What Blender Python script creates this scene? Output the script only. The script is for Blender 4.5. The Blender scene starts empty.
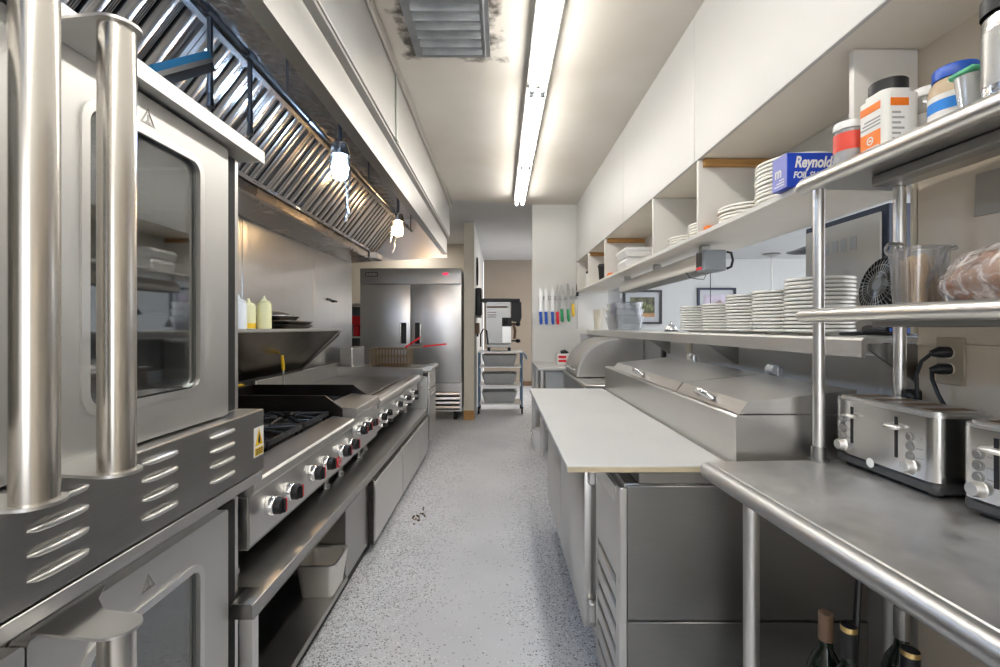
import bpy, bmesh, math, random
from mathutils import Vector, Matrix
random.seed(7)
S = bpy.context.scene
COL = S.collection
PI = math.pi

# ------------------------------------------------------------------ materials
def new_mat(name):
    m = bpy.data.materials.new(name); m.use_nodes = True
    nt = m.node_tree
    return m, nt, nt.nodes['Principled BSDF']

def L(nt, a, b): nt.links.new(a, b)

def plain(name, col, rough=.5, metal=0., coat=0., spec=.5, var=0., vscale=6., bump=0., bscale=60., alpha=1., trans=0., ior=1.45, stretch=(1, 1, 1)):
    m, nt, b = new_mat(name)
    b.inputs['Base Color'].default_value = (*col, 1)
    b.inputs['Roughness'].default_value = rough
    b.inputs['Metallic'].default_value = metal
    b.inputs['Coat Weight'].default_value = coat
    b.inputs['Specular IOR Level'].default_value = spec
    b.inputs['Alpha'].default_value = alpha
    b.inputs['Transmission Weight'].default_value = trans
    b.inputs['IOR'].default_value = ior
    tc = nt.nodes.new('ShaderNodeTexCoord'); mp = nt.nodes.new('ShaderNodeMapping')
    mp.inputs['Scale'].default_value = stretch
    L(nt, tc.outputs['Object'], mp.inputs['Vector'])
    if var or True:
        n = nt.nodes.new('ShaderNodeTexNoise'); n.inputs['Scale'].default_value = vscale
        n.inputs['Detail'].default_value = 4
        L(nt, mp.outputs['Vector'], n.inputs['Vector'])
        r = nt.nodes.new('ShaderNodeMapRange')
        r.inputs['From Min'].default_value = .3; r.inputs['From Max'].default_value = .7
        r.inputs['To Min'].default_value = 1 - var; r.inputs['To Max'].default_value = 1 + var * .6
        L(nt, n.outputs['Fac'], r.inputs['Value'])
        mx = nt.nodes.new('ShaderNodeVectorMath'); mx.operation = 'SCALE'
        mx.inputs[0].default_value = col
        L(nt, r.outputs['Result'], mx.inputs['Scale']); L(nt, mx.outputs['Vector'], b.inputs['Base Color'])
    if bump:
        n2 = nt.nodes.new('ShaderNodeTexNoise'); n2.inputs['Scale'].default_value = bscale
        L(nt, mp.outputs['Vector'], n2.inputs['Vector'])
        bp = nt.nodes.new('ShaderNodeBump'); bp.inputs['Strength'].default_value = bump
        bp.inputs['Distance'].default_value = .01
        L(nt, n2.outputs['Fac'], bp.inputs['Height']); L(nt, bp.outputs['Normal'], b.inputs['Normal'])
    return m

def steel(name, col=(.60, .59, .57), rough=.3, grain=(2, 2, 90), smear=.07, bump=0., bscale=4., rvar=.05, bstretch=(1, 1, 1)):
    """brushed stainless: stretched grain in the roughness, cloudy wipe marks in the colour"""
    m, nt, b = new_mat(name)
    b.inputs['Metallic'].default_value = 1
    tc = nt.nodes.new('ShaderNodeTexCoord')
    mp = nt.nodes.new('ShaderNodeMapping'); mp.inputs['Scale'].default_value = grain
    L(nt, tc.outputs['Object'], mp.inputs['Vector'])
    n = nt.nodes.new('ShaderNodeTexNoise'); n.inputs['Scale'].default_value = 6; n.inputs['Detail'].default_value = 5
    L(nt, mp.outputs['Vector'], n.inputs['Vector'])
    c = nt.nodes.new('ShaderNodeTexNoise'); c.inputs['Scale'].default_value = 5; c.inputs['Detail'].default_value = 6
    L(nt, tc.outputs['Object'], c.inputs['Vector'])
    r = nt.nodes.new('ShaderNodeMapRange')
    r.inputs['From Min'].default_value = .3; r.inputs['From Max'].default_value = .7
    r.inputs['To Min'].default_value = rough - rvar * .5; r.inputs['To Max'].default_value = rough + rvar
    ad = nt.nodes.new('ShaderNodeMath'); ad.operation = 'ADD'
    hf = nt.nodes.new('ShaderNodeMath'); hf.operation = 'MULTIPLY'; hf.inputs[1].default_value = .5
    L(nt, n.outputs['Fac'], ad.inputs[0]); L(nt, c.outputs['Fac'], ad.inputs[1]); L(nt, ad.outputs[0], hf.inputs[0])
    L(nt, hf.outputs[0], r.inputs['Value']); L(nt, r.outputs['Result'], b.inputs['Roughness'])
    r2 = nt.nodes.new('ShaderNodeMapRange')
    r2.inputs['From Min'].default_value = .3; r2.inputs['From Max'].default_value = .7
    r2.inputs['To Min'].default_value = 1 - smear; r2.inputs['To Max'].default_value = 1 + smear * .5
    L(nt, hf.outputs[0], r2.inputs['Value'])
    mx = nt.nodes.new('ShaderNodeVectorMath'); mx.operation = 'SCALE'; mx.inputs[0].default_value = col
    L(nt, r2.outputs['Result'], mx.inputs['Scale']); L(nt, mx.outputs['Vector'], b.inputs['Base Color'])
    if bump:
        mp2 = nt.nodes.new('ShaderNodeMapping'); mp2.inputs['Scale'].default_value = bstretch
        L(nt, tc.outputs['Object'], mp2.inputs['Vector'])
        n2 = nt.nodes.new('ShaderNodeTexNoise'); n2.inputs['Scale'].default_value = bscale; n2.inputs['Detail'].default_value = 2
        L(nt, mp2.outputs['Vector'], n2.inputs['Vector'])
        bp = nt.nodes.new('ShaderNodeBump'); bp.inputs['Strength'].default_value = bump; bp.inputs['Distance'].default_value = .02
        L(nt, n2.outputs['Fac'], bp.inputs['Height']); L(nt, bp.outputs['Normal'], b.inputs['Normal'])
    return m

def emit(name, col, strength):
    m, nt, b = new_mat(name)
    b.inputs['Base Color'].default_value = (*col, 1)
    b.inputs['Emission Color'].default_value = (*col, 1); b.inputs['Emission Strength'].default_value = strength
    return m

def thin_glass(name, tint=(.9, .92, .92), refl=.12, rough=.02, haze=None, hazef=0.):
    m = bpy.data.materials.new(name); m.use_nodes = True; nt = m.node_tree
    nt.nodes.remove(nt.nodes['Principled BSDF'])
    out = nt.nodes['Material Output']
    t = nt.nodes.new('ShaderNodeBsdfTransparent'); t.inputs['Color'].default_value = (*tint, 1)
    g = nt.nodes.new('ShaderNodeBsdfGlossy'); g.inputs['Roughness'].default_value = rough
    lw = nt.nodes.new('ShaderNodeLayerWeight'); lw.inputs['Blend'].default_value = .35
    r = nt.nodes.new('ShaderNodeMapRange'); r.inputs['To Min'].default_value = refl; r.inputs['To Max'].default_value = min(1, refl + .6)
    L(nt, lw.outputs['Fresnel'], r.inputs['Value'])
    mx = nt.nodes.new('ShaderNodeMixShader'); L(nt, r.outputs['Result'], mx.inputs['Fac'])
    src = t.outputs['BSDF']
    if haze:
        d = nt.nodes.new('ShaderNodeBsdfDiffuse'); d.inputs['Color'].default_value = (*haze, 1)
        m2 = nt.nodes.new('ShaderNodeMixShader'); m2.inputs['Fac'].default_value = hazef
        L(nt, t.outputs['BSDF'], m2.inputs[1]); L(nt, d.outputs['BSDF'], m2.inputs[2]); src = m2.outputs['Shader']
    L(nt, src, mx.inputs[1]); L(nt, g.outputs['BSDF'], mx.inputs[2]); L(nt, mx.outputs['Shader'], out.inputs['Surface'])
    return m

ST = steel('stainless', (.62, .61, .59), .30)
STV = steel('stainless_vertical_grain', (.70, .665, .61), .24, grain=(200, 200, .4), smear=.05, rvar=.02)
STD = steel('stainless_worn', (.40, .395, .38), .34, smear=.12)
STB = steel('stainless_bright', (.74, .73, .71), .32, smear=.06)
STW = steel('stainless_white_sheen', (.78, .77, .75), .42, grain=(2, 90, 2), smear=.06)
STOVEN = steel('oven_door_steel', (.66, .65, .63), .42, grain=(2, 90, 2), smear=.05)
STT = steel('table_top_steel', (.70, .695, .685), .42, grain=(4, 4, 4), smear=.16, rvar=.14)
STHOOD = steel('hood_steel', (.58, .565, .54), .34, grain=(1, 10, 1), smear=.05, rvar=.03, bump=.03, bscale=2.0)
STROOF = steel('dented_hood_roof', (.50, .50, .50), .16, smear=.2, bump=.7, bscale=9)
STPAN = steel('closure_panel_steel', (.76, .75, .73), .36, grain=(1, 20, .3), smear=.03, rvar=.03, bump=.08, bscale=3, bstretch=(1, 5, .15))
STSPL = steel('backsplash_steel', (.56, .56, .56), .30, grain=(1, 8, .2), smear=.04, rvar=.02, bump=.16, bscale=2.2, bstretch=(1, 5, .05))
STFRI = steel('fridge_steel', (.66, .66, .655), .33, grain=(.6, 2, 40), smear=.06, bump=.05, bscale=2.0, bstretch=(.25, 1, 4))
STFIL = steel('filter_steel', (.50, .47, .44), .24, grain=(1, 1, 1), smear=.12, rvar=.03)
CHROME = steel('chrome', (.78, .78, .78), .18, smear=.03, rvar=.04)
IRON = plain('cast_iron', (.018, .018, .02), .5, var=.4, vscale=20, bump=.2)
SOOT = steel('sooty_steel', (.085, .075, .07), .35, smear=.5)
GRID = steel('griddle_plate', (.34, .33, .32), .32, smear=.3)
GREASE = plain('greasy_tray', (.13, .065, .025), .3, var=.5, vscale=9)
BLACK = plain('black_plastic', (.015, .015, .017), .4, var=.1)
RUBBER = plain('black_rubber', (.02, .02, .02), .65, var=.2)
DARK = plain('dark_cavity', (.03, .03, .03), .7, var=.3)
RED = plain('red_coating', (.82, .015, .03), .35, var=.1)
BLUE = plain('blue_plastic', (.02, .10, .52), .35, var=.1)
GREEN = plain('green_plastic', (.015, .30, .10), .35, var=.1)
YELLOW = plain('yellow_plastic', (.85, .55, .02), .35, var=.1)
WHITEP = plain('white_plastic', (.80, .80, .79), .35, var=.03)
BOARDM = plain('cutting_board_white', (.62, .62, .60), .42, var=.04, vscale=3)
BEDGE = plain('cutting_board_edge', (.62, .53, .36), .5, var=.1, vscale=10)
CERAMIC = plain('white_glazed_china', (.84, .82, .76), .15, coat=.4, var=.03)
PAINTW = plain('white_wall_paint', (.66, .655, .63), .55, var=.025, vscale=2.5)
PAINTC = plain('cream_wall_paint', (.68, .60, .49), .5, var=.04, vscale=2)
MELA = plain('white_melamine', (.74, .72, .68), .38, var=.02, vscale=2)
SHELFW = plain('shelf_board_paint', (.80, .745, .665), .5, var=.05, vscale=3)
BEIGE = plain('corridor_beige_paint', (.40, .335, .27), .6, var=.04, vscale=2)
TRIMC = plain('cream_trim', (.72, .67, .55), .5, var=.05)
WOOD = plain('raw_pine', (.50, .27, .09), .55, var=.25, vscale=5, stretch=(1, 12, 12))
CEILG = plain('grey_ceiling_paint', (.66, .66, .66), .7, var=.06, vscale=1.2)
DINW = plain('dining_wall_paint', (.52, .525, .515), .6, var=.02)
DINF = plain('dining_floor', (.22, .15, .10), .4, var=.2)
TUB = plain('grey_tub_plastic', (.46, .48, .49), .5, var=.05)
CARTB = plain('blue_grey_post', (.20, .30, .44), .4, var=.1)
NAVY = plain('navy_panel', (.010, .018, .045), .35, var=.1)
GREYP = plain('grey_cabinet_side', (.55, .53, .49), .30, var=.04, vscale=2)
GREYB = plain('grey_metal_box', (.27, .29, .31), .45, var=.06)
BROWN = plain('brown_cap', (.20, .12, .07), .5, var=.2)
AMBER = plain('brown_neck_foil', (.22, .13, .08), .35, var=.1)
GOLD = steel('gold_foil', (.80, .58, .25), .3)
BOTTLE = plain('dark_bottle_glass', (.008, .014, .008), .08, coat=.5, var=.1)
CREAM = plain('pale_yellow_sauce', (.82, .76, .42), .4, var=.04)
MUST = plain('mustard', (.85, .50, .02), .4, var=.06)
MILKY = plain('milky_plastic', (.80, .79, .74), .4, var=.03)
ORANGE = plain('orange_label', (.85, .20, .015), .4, var=.03)
LABELW = plain('paper_white', (.82, .81, .78), .6, var=.02)
GREYTX = plain('grey_print', (.35, .34, .33), .6, var=.05)
FOILB = plain('foil_box_blue', (.010, .055, .48), .35, var=.05)
FOILL = plain('foil_box_lilac', (.26, .28, .66), .4, var=.08)
BREADM = plain('bread_crust', (.26, .105, .04), .45, var=.5, vscale=14, bump=.5, bscale=25)
CRACK = plain('wooden_sticks', (.75, .53, .27), .6, var=.15, vscale=30)
LILAC = plain('lilac_print', (.50, .44, .52), .5, var=.3, vscale=6)
PLANTPR = plain('plant_print', (.12, .12, .07), .5, var=.9, vscale=9)
TANPR = plain('tan_print', (.45, .26, .12), .5, var=.3, vscale=9)
MATG = plain('grey_mat', (.45, .46, .48), .6, var=.04)
PAPER = plain('taped_grey_paper', (.40, .37, .32), .7, var=.08)
PLATEO = plain('outlet_plate', (.42, .36, .27), .35, var=.05)
SIL = steel('foil_lid', (.8, .8, .8), .2, bump=.3, bscale=30)
TUBE = emit('fluorescent_tube', (1, .97, .92), 17)
JARC = emit('cool_bulb', (.45, .66, 1), 120)
JARW = emit('warm_bulb', (1, .66, .34), 85)
REDLED = emit('red_led', (1, .02, .08), 1.2)
OVGLASS = thin_glass('oven_glass', (.62, .66, .66), .20, .03)
JARGL = thin_glass('jar_glass', (.96, .97, .97), .06)
CLEARP = thin_glass('clear_plastic', (.93, .94, .95), .10, .08, (.82, .85, .9), .10)
WRAP = thin_glass('plastic_wrap', (.96, .95, .94), .08, .25, (.85, .8, .78), .10)
FROST = thin_glass('frosted_plastic', (.92, .92, .92), .08, .2, (.8, .8, .78), .40)

def wrap_mat():
    m = bpy.data.materials.new('wrinkled_film'); m.use_nodes = True; nt = m.node_tree
    nt.nodes.remove(nt.nodes['Principled BSDF']); out = nt.nodes['Material Output']
    tc = nt.nodes.new('ShaderNodeTexCoord'); n = nt.nodes.new('ShaderNodeTexNoise')
    n.inputs['Scale'].default_value = 34; n.inputs['Detail'].default_value = 6; n.inputs['Distortion'].default_value = 1.0
    L(nt, tc.outputs['Object'], n.inputs['Vector'])
    r = nt.nodes.new('ShaderNodeMapRange'); r.inputs['From Min'].default_value = .40; r.inputs['From Max'].default_value = .68; r.inputs['To Min'].default_value = .08; r.inputs['To Max'].default_value = .8
    L(nt, n.outputs['Fac'], r.inputs['Value'])
    t = nt.nodes.new('ShaderNodeBsdfTransparent'); d = nt.nodes.new('ShaderNodeBsdfDiffuse'); d.inputs['Color'].default_value = (.78, .70, .66, 1)
    mx = nt.nodes.new('ShaderNodeMixShader'); L(nt, r.outputs['Result'], mx.inputs['Fac']); L(nt, t.outputs['BSDF'], mx.inputs[1]); L(nt, d.outputs['BSDF'], mx.inputs[2])
    g = nt.nodes.new('ShaderNodeBsdfGlossy'); g.inputs['Roughness'].default_value = .2
    bp = nt.nodes.new('ShaderNodeBump'); bp.inputs['Strength'].default_value = .8; bp.inputs['Distance'].default_value = .02
    L(nt, n.outputs['Fac'], bp.inputs['Height']); L(nt, bp.outputs['Normal'], g.inputs['Normal'])
    m2 = nt.nodes.new('ShaderNodeMixShader'); m2.inputs['Fac'].default_value = .10
    L(nt, mx.outputs['Shader'], m2.inputs[1]); L(nt, g.outputs['BSDF'], m2.inputs[2]); L(nt, m2.outputs['Shader'], out.inputs['Surface'])
    return m
WRAP = wrap_mat()

def floor_mat():
    m, nt, b = new_mat('epoxy_flake_floor')
    tc = nt.nodes.new('ShaderNodeTexCoord')
    base = nt.nodes.new('ShaderNodeTexNoise'); base.inputs['Scale'].default_value = 1.6; base.inputs['Detail'].default_value = 5
    L(nt, tc.outputs['Object'], base.inputs['Vector'])
    cr = nt.nodes.new('ShaderNodeValToRGB')
    cr.color_ramp.elements[0].position = .3; cr.color_ramp.elements[0].color = (.60, .615, .65, 1)
    cr.color_ramp.elements[1].position = .7; cr.color_ramp.elements[1].color = (.72, .735, .77, 1)
    L(nt, base.outputs['Fac'], cr.inputs['Fac'])
    col = cr.outputs['Color']
    # fewer flakes down the middle of the aisle than toward the edges
    sx = nt.nodes.new('ShaderNodeSeparateXYZ'); L(nt, tc.outputs['Object'], sx.inputs[0])
    ax = nt.nodes.new('ShaderNodeMath'); ax.operation = 'ADD'; ax.inputs[1].default_value = .12; L(nt, sx.outputs['X'], ax.inputs[0])
    ab = nt.nodes.new('ShaderNodeMath'); ab.operation = 'ABSOLUTE'; L(nt, ax.outputs[0], ab.inputs[0])
    big = nt.nodes.new('ShaderNodeTexNoise'); big.inputs['Scale'].default_value = 2.2; L(nt, tc.outputs['Object'], big.inputs['Vector'])
    sm = nt.nodes.new('ShaderNodeMath'); sm.operation = 'MULTIPLY_ADD'; sm.inputs[1].default_value = .6
    L(nt, big.outputs['Fac'], sm.inputs[0]); L(nt, ab.outputs[0], sm.inputs[2])
    dens = nt.nodes.new('ShaderNodeMapRange'); dens.inputs['From Min'].default_value = .42; dens.inputs['From Max'].default_value = .95
    dens.inputs['To Min'].default_value = .006; dens.inputs['To Max'].default_value = .17
    L(nt, sm.outputs[0], dens.inputs['Value'])
    for sc, dark, mul in ((210, (.12, .13, .15, 1), .8), (150, (.25, .26, .29, 1), .8), (170, (.84, .85, .87, 1), 1.2)):
        v = nt.nodes.new('ShaderNodeTexVoronoi'); v.inputs['Scale'].default_value = sc
        L(nt, tc.outputs['Object'], v.inputs['Vector'])
        sp = nt.nodes.new('ShaderNodeSeparateColor'); L(nt, v.outputs['Color'], sp.inputs[0])
        dm = nt.nodes.new('ShaderNodeMath'); dm.operation = 'MULTIPLY'; dm.inputs[1].default_value = mul; L(nt, dens.outputs['Result'], dm.inputs[0])
        lt = nt.nodes.new('ShaderNodeMath'); lt.operation = 'LESS_THAN'
        L(nt, sp.outputs[0], lt.inputs[0]); L(nt, dm.outputs[0], lt.inputs[1])
        mx = nt.nodes.new('ShaderNodeMix'); mx.data_type = 'RGBA'
        L(nt, lt.outputs[0], mx.inputs['Factor']); L(nt, col, mx.inputs[6]); mx.inputs[7].default_value = dark
        col = mx.outputs[2]
    L(nt, col, b.inputs['Base Color']); b.inputs['Roughness'].default_value = .38
    return m
FLOORM = floor_mat()

VX0, VX1, VY0, VY1 = -.43, -.05, 1.55, 2.42     # ceiling vent
def ceiling_mat():
    m, nt, b = new_mat('stained_ceiling')
    b.inputs['Roughness'].default_value = .7
    tc = nt.nodes.new('ShaderNodeTexCoord')
    n = nt.nodes.new('ShaderNodeTexNoise'); n.inputs['Scale'].default_value = 1.4; n.inputs['Detail'].default_value = 4
    L(nt, tc.outputs['Object'], n.inputs['Vector'])
    cr = nt.nodes.new('ShaderNodeValToRGB')
    cr.color_ramp.elements[0].position = .3; cr.color_ramp.elements[0].color = (.62, .57, .50, 1)
    cr.color_ramp.elements[1].position = .7; cr.color_ramp.elements[1].color = (.70, .67, .62, 1)
    L(nt, n.outputs['Fac'], cr.inputs['Fac'])
    # soot blotches that hug the vent frame
    sx = nt.nodes.new('ShaderNodeSeparateXYZ'); L(nt, tc.outputs['Object'], sx.inputs[0])
    def axis(out, lo, hi):
        a = nt.nodes.new('ShaderNodeMath'); a.operation = 'SUBTRACT'; a.inputs[1].default_value = (lo + hi) / 2; L(nt, out, a.inputs[0])
        c = nt.nodes.new('ShaderNodeMath'); c.operation = 'ABSOLUTE'; L(nt, a.outputs[0], c.inputs[0])
        d = nt.nodes.new('ShaderNodeMath'); d.operation = 'SUBTRACT'; d.inputs[1].default_value = (hi - lo) / 2; L(nt, c.outputs[0], d.inputs[0])
        return d
    dx, dy = axis(sx.outputs['X'], VX0, VX1), axis(sx.outputs['Y'], VY0, VY1)
    mxx = nt.nodes.new('ShaderNodeMath'); mxx.operation = 'MAXIMUM'; L(nt, dx.outputs[0], mxx.inputs[0]); L(nt, dy.outputs[0], mxx.inputs[1])
    n2 = nt.nodes.new('ShaderNodeTexNoise'); n2.inputs['Scale'].default_value = 13; n2.inputs['Detail'].default_value = 5
    L(nt, tc.outputs['Object'], n2.inputs['Vector'])
    ma = nt.nodes.new('ShaderNodeMath'); ma.operation = 'MULTIPLY_ADD'; ma.inputs[1].default_value = -.30
    L(nt, n2.outputs['Fac'], ma.inputs[0]); L(nt, mxx.outputs[0], ma.inputs[2])
    mr = nt.nodes.new('ShaderNodeMapRange'); mr.inputs['From Min'].default_value = -.155; mr.inputs['From Max'].default_value = -.095
    mr.inputs['To Min'].default_value = .9; mr.inputs['To Max'].default_value = 0
    L(nt, ma.outputs[0], mr.inputs['Value'])
    mx = nt.nodes.new('ShaderNodeMix'); mx.data_type = 'RGBA'
    L(nt, mr.outputs['Result'], mx.inputs['Factor']); L(nt, cr.outputs['Color'], mx.inputs[6]); mx.inputs[7].default_value = (.055, .04, .03, 1)
    L(nt, mx.outputs[2], b.inputs['Base Color'])
    return m
CEILM = ceiling_mat()

# ------------------------------------------------------------------ mesh helpers
OFF = {}                                    # root name -> world offset of the root's parts
class MB:
    def __init__(s): s.bm = bmesh.new()
    def _new(s, f):
        n = len(s.bm.verts); f(); s.bm.verts.ensure_lookup_table(); return s.bm.verts[n:]
    def box(s, xr, yr, zr, bev=.002, rot=None, seg=1):
        t = bmesh.new()
        M = Matrix.Translation(((xr[0] + xr[1]) / 2, (yr[0] + yr[1]) / 2, (zr[0] + zr[1]) / 2))
        if rot is not None: M = M @ rot.to_4x4()
        sc = Matrix.Diagonal((abs(xr[1] - xr[0]), abs(yr[1] - yr[0]), abs(zr[1] - zr[0]), 1))
        bmesh.ops.create_cube(t, size=1, matrix=sc)
        b = min(bev, abs(xr[1] - xr[0]) * .45, abs(yr[1] - yr[0]) * .45, abs(zr[1] - zr[0]) * .45)
        if b > 0: bmesh.ops.bevel(t, geom=list(t.edges), offset=b, segments=seg, profile=.5, affect='EDGES')
        bmesh.ops.transform(t, matrix=M, verts=t.verts)
        s.add(t); return s
    def add(s, t):
        me = bpy.data.meshes.new('tmp'); t.to_mesh(me); t.free(); s.bm.from_mesh(me); bpy.data.meshes.remove(me)
    def cyl(s, p, q, r, r2=None, n=24, cap=True):
        p, q = Vector(p), Vector(q); d = q - p
        t = bmesh.new()
        bmesh.ops.create_cone(t, cap_ends=cap, segments=n, radius1=r, radius2=r if r2 is None else r2, depth=d.length)
        M = Matrix.Translation((p + q) / 2) @ d.to_track_quat('Z', 'Y').to_matrix().to_4x4()
        bmesh.ops.transform(t, matrix=M, verts=t.verts); s.add(t); return s
    def tube(s, pts, r, n=10, closed=False):
        pts = [Vector(p) for p in pts]; N = len(pts); rings = []
        up = None
        for i, p in enumerate(pts):
            a = pts[(i - 1) % N] if (closed or i) else p
            b = pts[(i + 1) % N] if (closed or i < N - 1) else p
            d = (b - a).normalized()
            if up is None:
                up = Vector((0, 0, 1)) if abs(d.z) < .9 else Vector((1, 0, 0))
            u = (up - d * up.dot(d))
            if u.length < 1e-4: u = d.orthogonal()
            u.normalize(); v = d.cross(u); up = u
            rr = r[i] if isinstance(r, (list, tuple)) else r
            rings.append([s.bm.verts.new(p + (u * math.cos(k * 2 * PI / n) + v * math.sin(k * 2 * PI / n)) * rr) for k in range(n)])
        M = N if closed else N - 1
        for i in range(M):
            A, B = rings[i], rings[(i + 1) % N]
            for k in range(n):
                s.bm.faces.new((A[k], A[(k + 1) % n], B[(k + 1) % n], B[k]))
        if not closed:
            s.bm.faces.new(rings[0][::-1]); s.bm.faces.new(rings[-1])
        return s
    def lathe(s, c, prof, n=32, axis='z', sx=1, sy=1):
        c = Vector(c); rings = []
        def P(r, h, k):
            a, b = r * sx * math.cos(2 * PI * k / n), r * sy * math.sin(2 * PI * k / n)
            return c + (Vector((a, b, h)) if axis == 'z' else Vector((h, a, b)) if axis == 'x' else Vector((a, h, b)))
        for r, h in prof:
            rings.append([s.bm.verts.new(P(r, h, k)) for k in range(n)] if r > 1e-6 else [s.bm.verts.new(P(0, h, 0))])
        for A, B in zip(rings, rings[1:]):
            for k in range(n):
                k2 = (k + 1) % n
                if len(A) == 1 and len(B) == 1: continue
                if len(A) == 1: s.bm.faces.new((A[0], B[k2], B[k]))
                elif len(B) == 1: s.bm.faces.new((A[k], A[k2], B[0]))
                else: s.bm.faces.new((A[k], A[k2], B[k2], B[k]))
        return s
    def prism(s, pts, axis, a0, a1):
        def P(u, v, a): return {'x': (a, u, v), 'y': (u, a, v), 'z': (u, v, a)}[axis]
        A = [s.bm.verts.new(P(u, v, a0)) for u, v in pts]; B = [s.bm.verts.new(P(u, v, a1)) for u, v in pts]
        n = len(pts)
        s.bm.faces.new(A); s.bm.faces.new(B[::-1])
        for i in range(n): s.bm.faces.new((A[i], B[i], B[(i + 1) % n], A[(i + 1) % n]))
        return s
    def ring_plate(s, outer, inner, axis, a0, a1):
        """a plate with a hole: outer and inner are loops of the same length"""
        def P(u, v, a): return {'x': (a, u, v), 'y': (u, a, v), 'z': (u, v, a)}[axis]
        n = len(outer)
        V = [[s.bm.verts.new(P(u, v, a)) for u, v in lp] for lp in (outer, inner) for a in (a0, a1)]
        O0, O1, I0, I1 = V
        for i in range(n):
            j = (i + 1) % n
            s.bm.faces.new((O0[i], O0[j], I0[j], I0[i])); s.bm.faces.new((O1[j], O1[i], I1[i], I1[j]))
            s.bm.faces.new((O0[j], O0[i], O1[i], O1[j])); s.bm.faces.new((I0[i], I0[j], I1[j], I1[i]))
        return s
    def ball(s, c, r, sc=(1, 1, 1), n=16):
        t = bmesh.new(); bmesh.ops.create_uvsphere(t, u_segments=n, v_segments=n // 2 + 2, radius=r)
        bmesh.ops.transform(t, matrix=Matrix.Translation(c) @ Matrix.Diagonal((*sc, 1)), verts=t.verts); s.add(t); return s
    def xf(s, M):
        bmesh.ops.transform(s.bm, matrix=M, verts=s.bm.verts); return s
    def build(s, name, mat, parent=None, label=None, angle=38, keep=False):
        bmesh.ops.recalc_face_normals(s.bm, faces=s.bm.faces)
        me = bpy.data.meshes.new(name)
        off = Vector((0, 0, 0))
        if parent is not None:
            r = parent
            while r.parent is not None: r = r.parent
            off = OFF.get(r.name, off)
        bmesh.ops.translate(s.bm, vec=-off, verts=s.bm.verts)
        s.bm.to_mesh(me); s.bm.free()
        for p in me.polygons: p.use_smooth = True
        me.set_sharp_from_angle(angle=math.radians(angle))
        me.materials.append(mat)
        o = bpy.data.objects.new(name, me); COL.objects.link(o)
        if parent is not None: o.parent = parent
        if label: o['label'] = label
        return o

def rrect(u0, u1, v0, v1, r, k=6):
    out = []
    for cx, cy, a in ((u1 - r, v1 - r, 0), (u0 + r, v1 - r, PI / 2), (u0 + r, v0 + r, PI), (u1 - r, v0 + r, 1.5 * PI)):
        for i in range(k + 1):
            t = a + i * PI / 2 / k
            out.append((cx + r * math.cos(t), cy + r * math.sin(t)))
    return out

def thing(name, label, cat, loc, group=None, rz=0., local=False):
    o = bpy.data.objects.new(name, None); COL.objects.link(o)
    o.empty_display_size = .05
    o.location = loc; o.rotation_euler = (0, 0, rz)
    o['label'] = label; o['category'] = cat
    if group: o['group'] = group
    OFF[o.name] = Vector((0, 0, 0)) if local else Vector(loc)
    return o

def single(name, mb, mat, label, cat, group=None, angle=38):
    """a thing that is one mesh, its origin at the middle of its base"""
    vs = [v.co.copy() for v in mb.bm.verts]
    c = Vector(((min(v.x for v in vs) + max(v.x for v in vs)) / 2, (min(v.y for v in vs) + max(v.y for v in vs)) / 2, min(v.z for v in vs)))
    mb.xf(Matrix.Translation(-c))
    o = mb.build(name, mat, angle=angle); o.location = c
    o['label'] = label; o['category'] = cat
    if group: o['group'] = group
    return o

def struct(name, mb, mat, parent=None):
    o = mb.build(name, mat, parent)
    if parent is None: o['kind'] = 'structure'
    return o

def dup(root, loc, label, rz=None, group=None):
    r = root.copy(); COL.objects.link(r); r.location = loc; r['label'] = label
    if rz is not None: r.rotation_euler = (0, 0, rz)
    if group: r['group'] = group
    for ch in list(root.children):
        c = ch.copy(); COL.objects.link(c); c.parent = r
        for g in list(ch.children):
            d = g.copy(); COL.objects.link(d); d.parent = c
    return r

def text(body, mat, parent, origin, xdir, ydir, size, depth=.0008, name='lettering', bold=False, shear=0., sx=1.):
    cu = bpy.data.curves.new('t', 'FONT'); cu.body = body; cu.size = size; cu.shear = shear
    if bold: cu.offset = size * .03
    o = bpy.data.objects.new('t', cu); COL.objects.link(o)
    dg = bpy.context.evaluated_depsgraph_get()
    me = bpy.data.meshes.new_from_object(o.evaluated_get(dg))
    bpy.data.objects.remove(o)
    b = MB(); b.bm.from_mesh(me); bpy.data.meshes.remove(me)
    ext = bmesh.ops.extrude_face_region(b.bm, geom=list(b.bm.faces))
    bmesh.ops.translate(b.bm, vec=(0, 0, depth), verts=[g for g in ext['geom'] if isinstance(g, bmesh.types.BMVert)])
    X, Y = Vector(xdir).normalized(), Vector(ydir).normalized(); Z = X.cross(Y)
    M = Matrix((X, Y, Z)).transposed().to_4x4(); M.translation = Vector(origin)
    b.xf(M @ Matrix.Diagonal((sx, 1, 1, 1)))
    return b.build(name, mat, parent)

ORD = ['top', 'second', 'third', 'fourth', 'fifth', 'sixth', 'seventh', 'eighth', 'ninth', 'tenth', 'eleventh', 'twelfth', 'thirteenth', 'fourteenth', 'fifteenth']
NTH = ['first'] + ORD[1:]
RX = lambda a: Matrix.Rotation(a, 3, 'X')
RY = lambda a: Matrix.Rotation(a, 3, 'Y')
RZ = lambda a: Matrix.Rotation(a, 3, 'Z')

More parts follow.
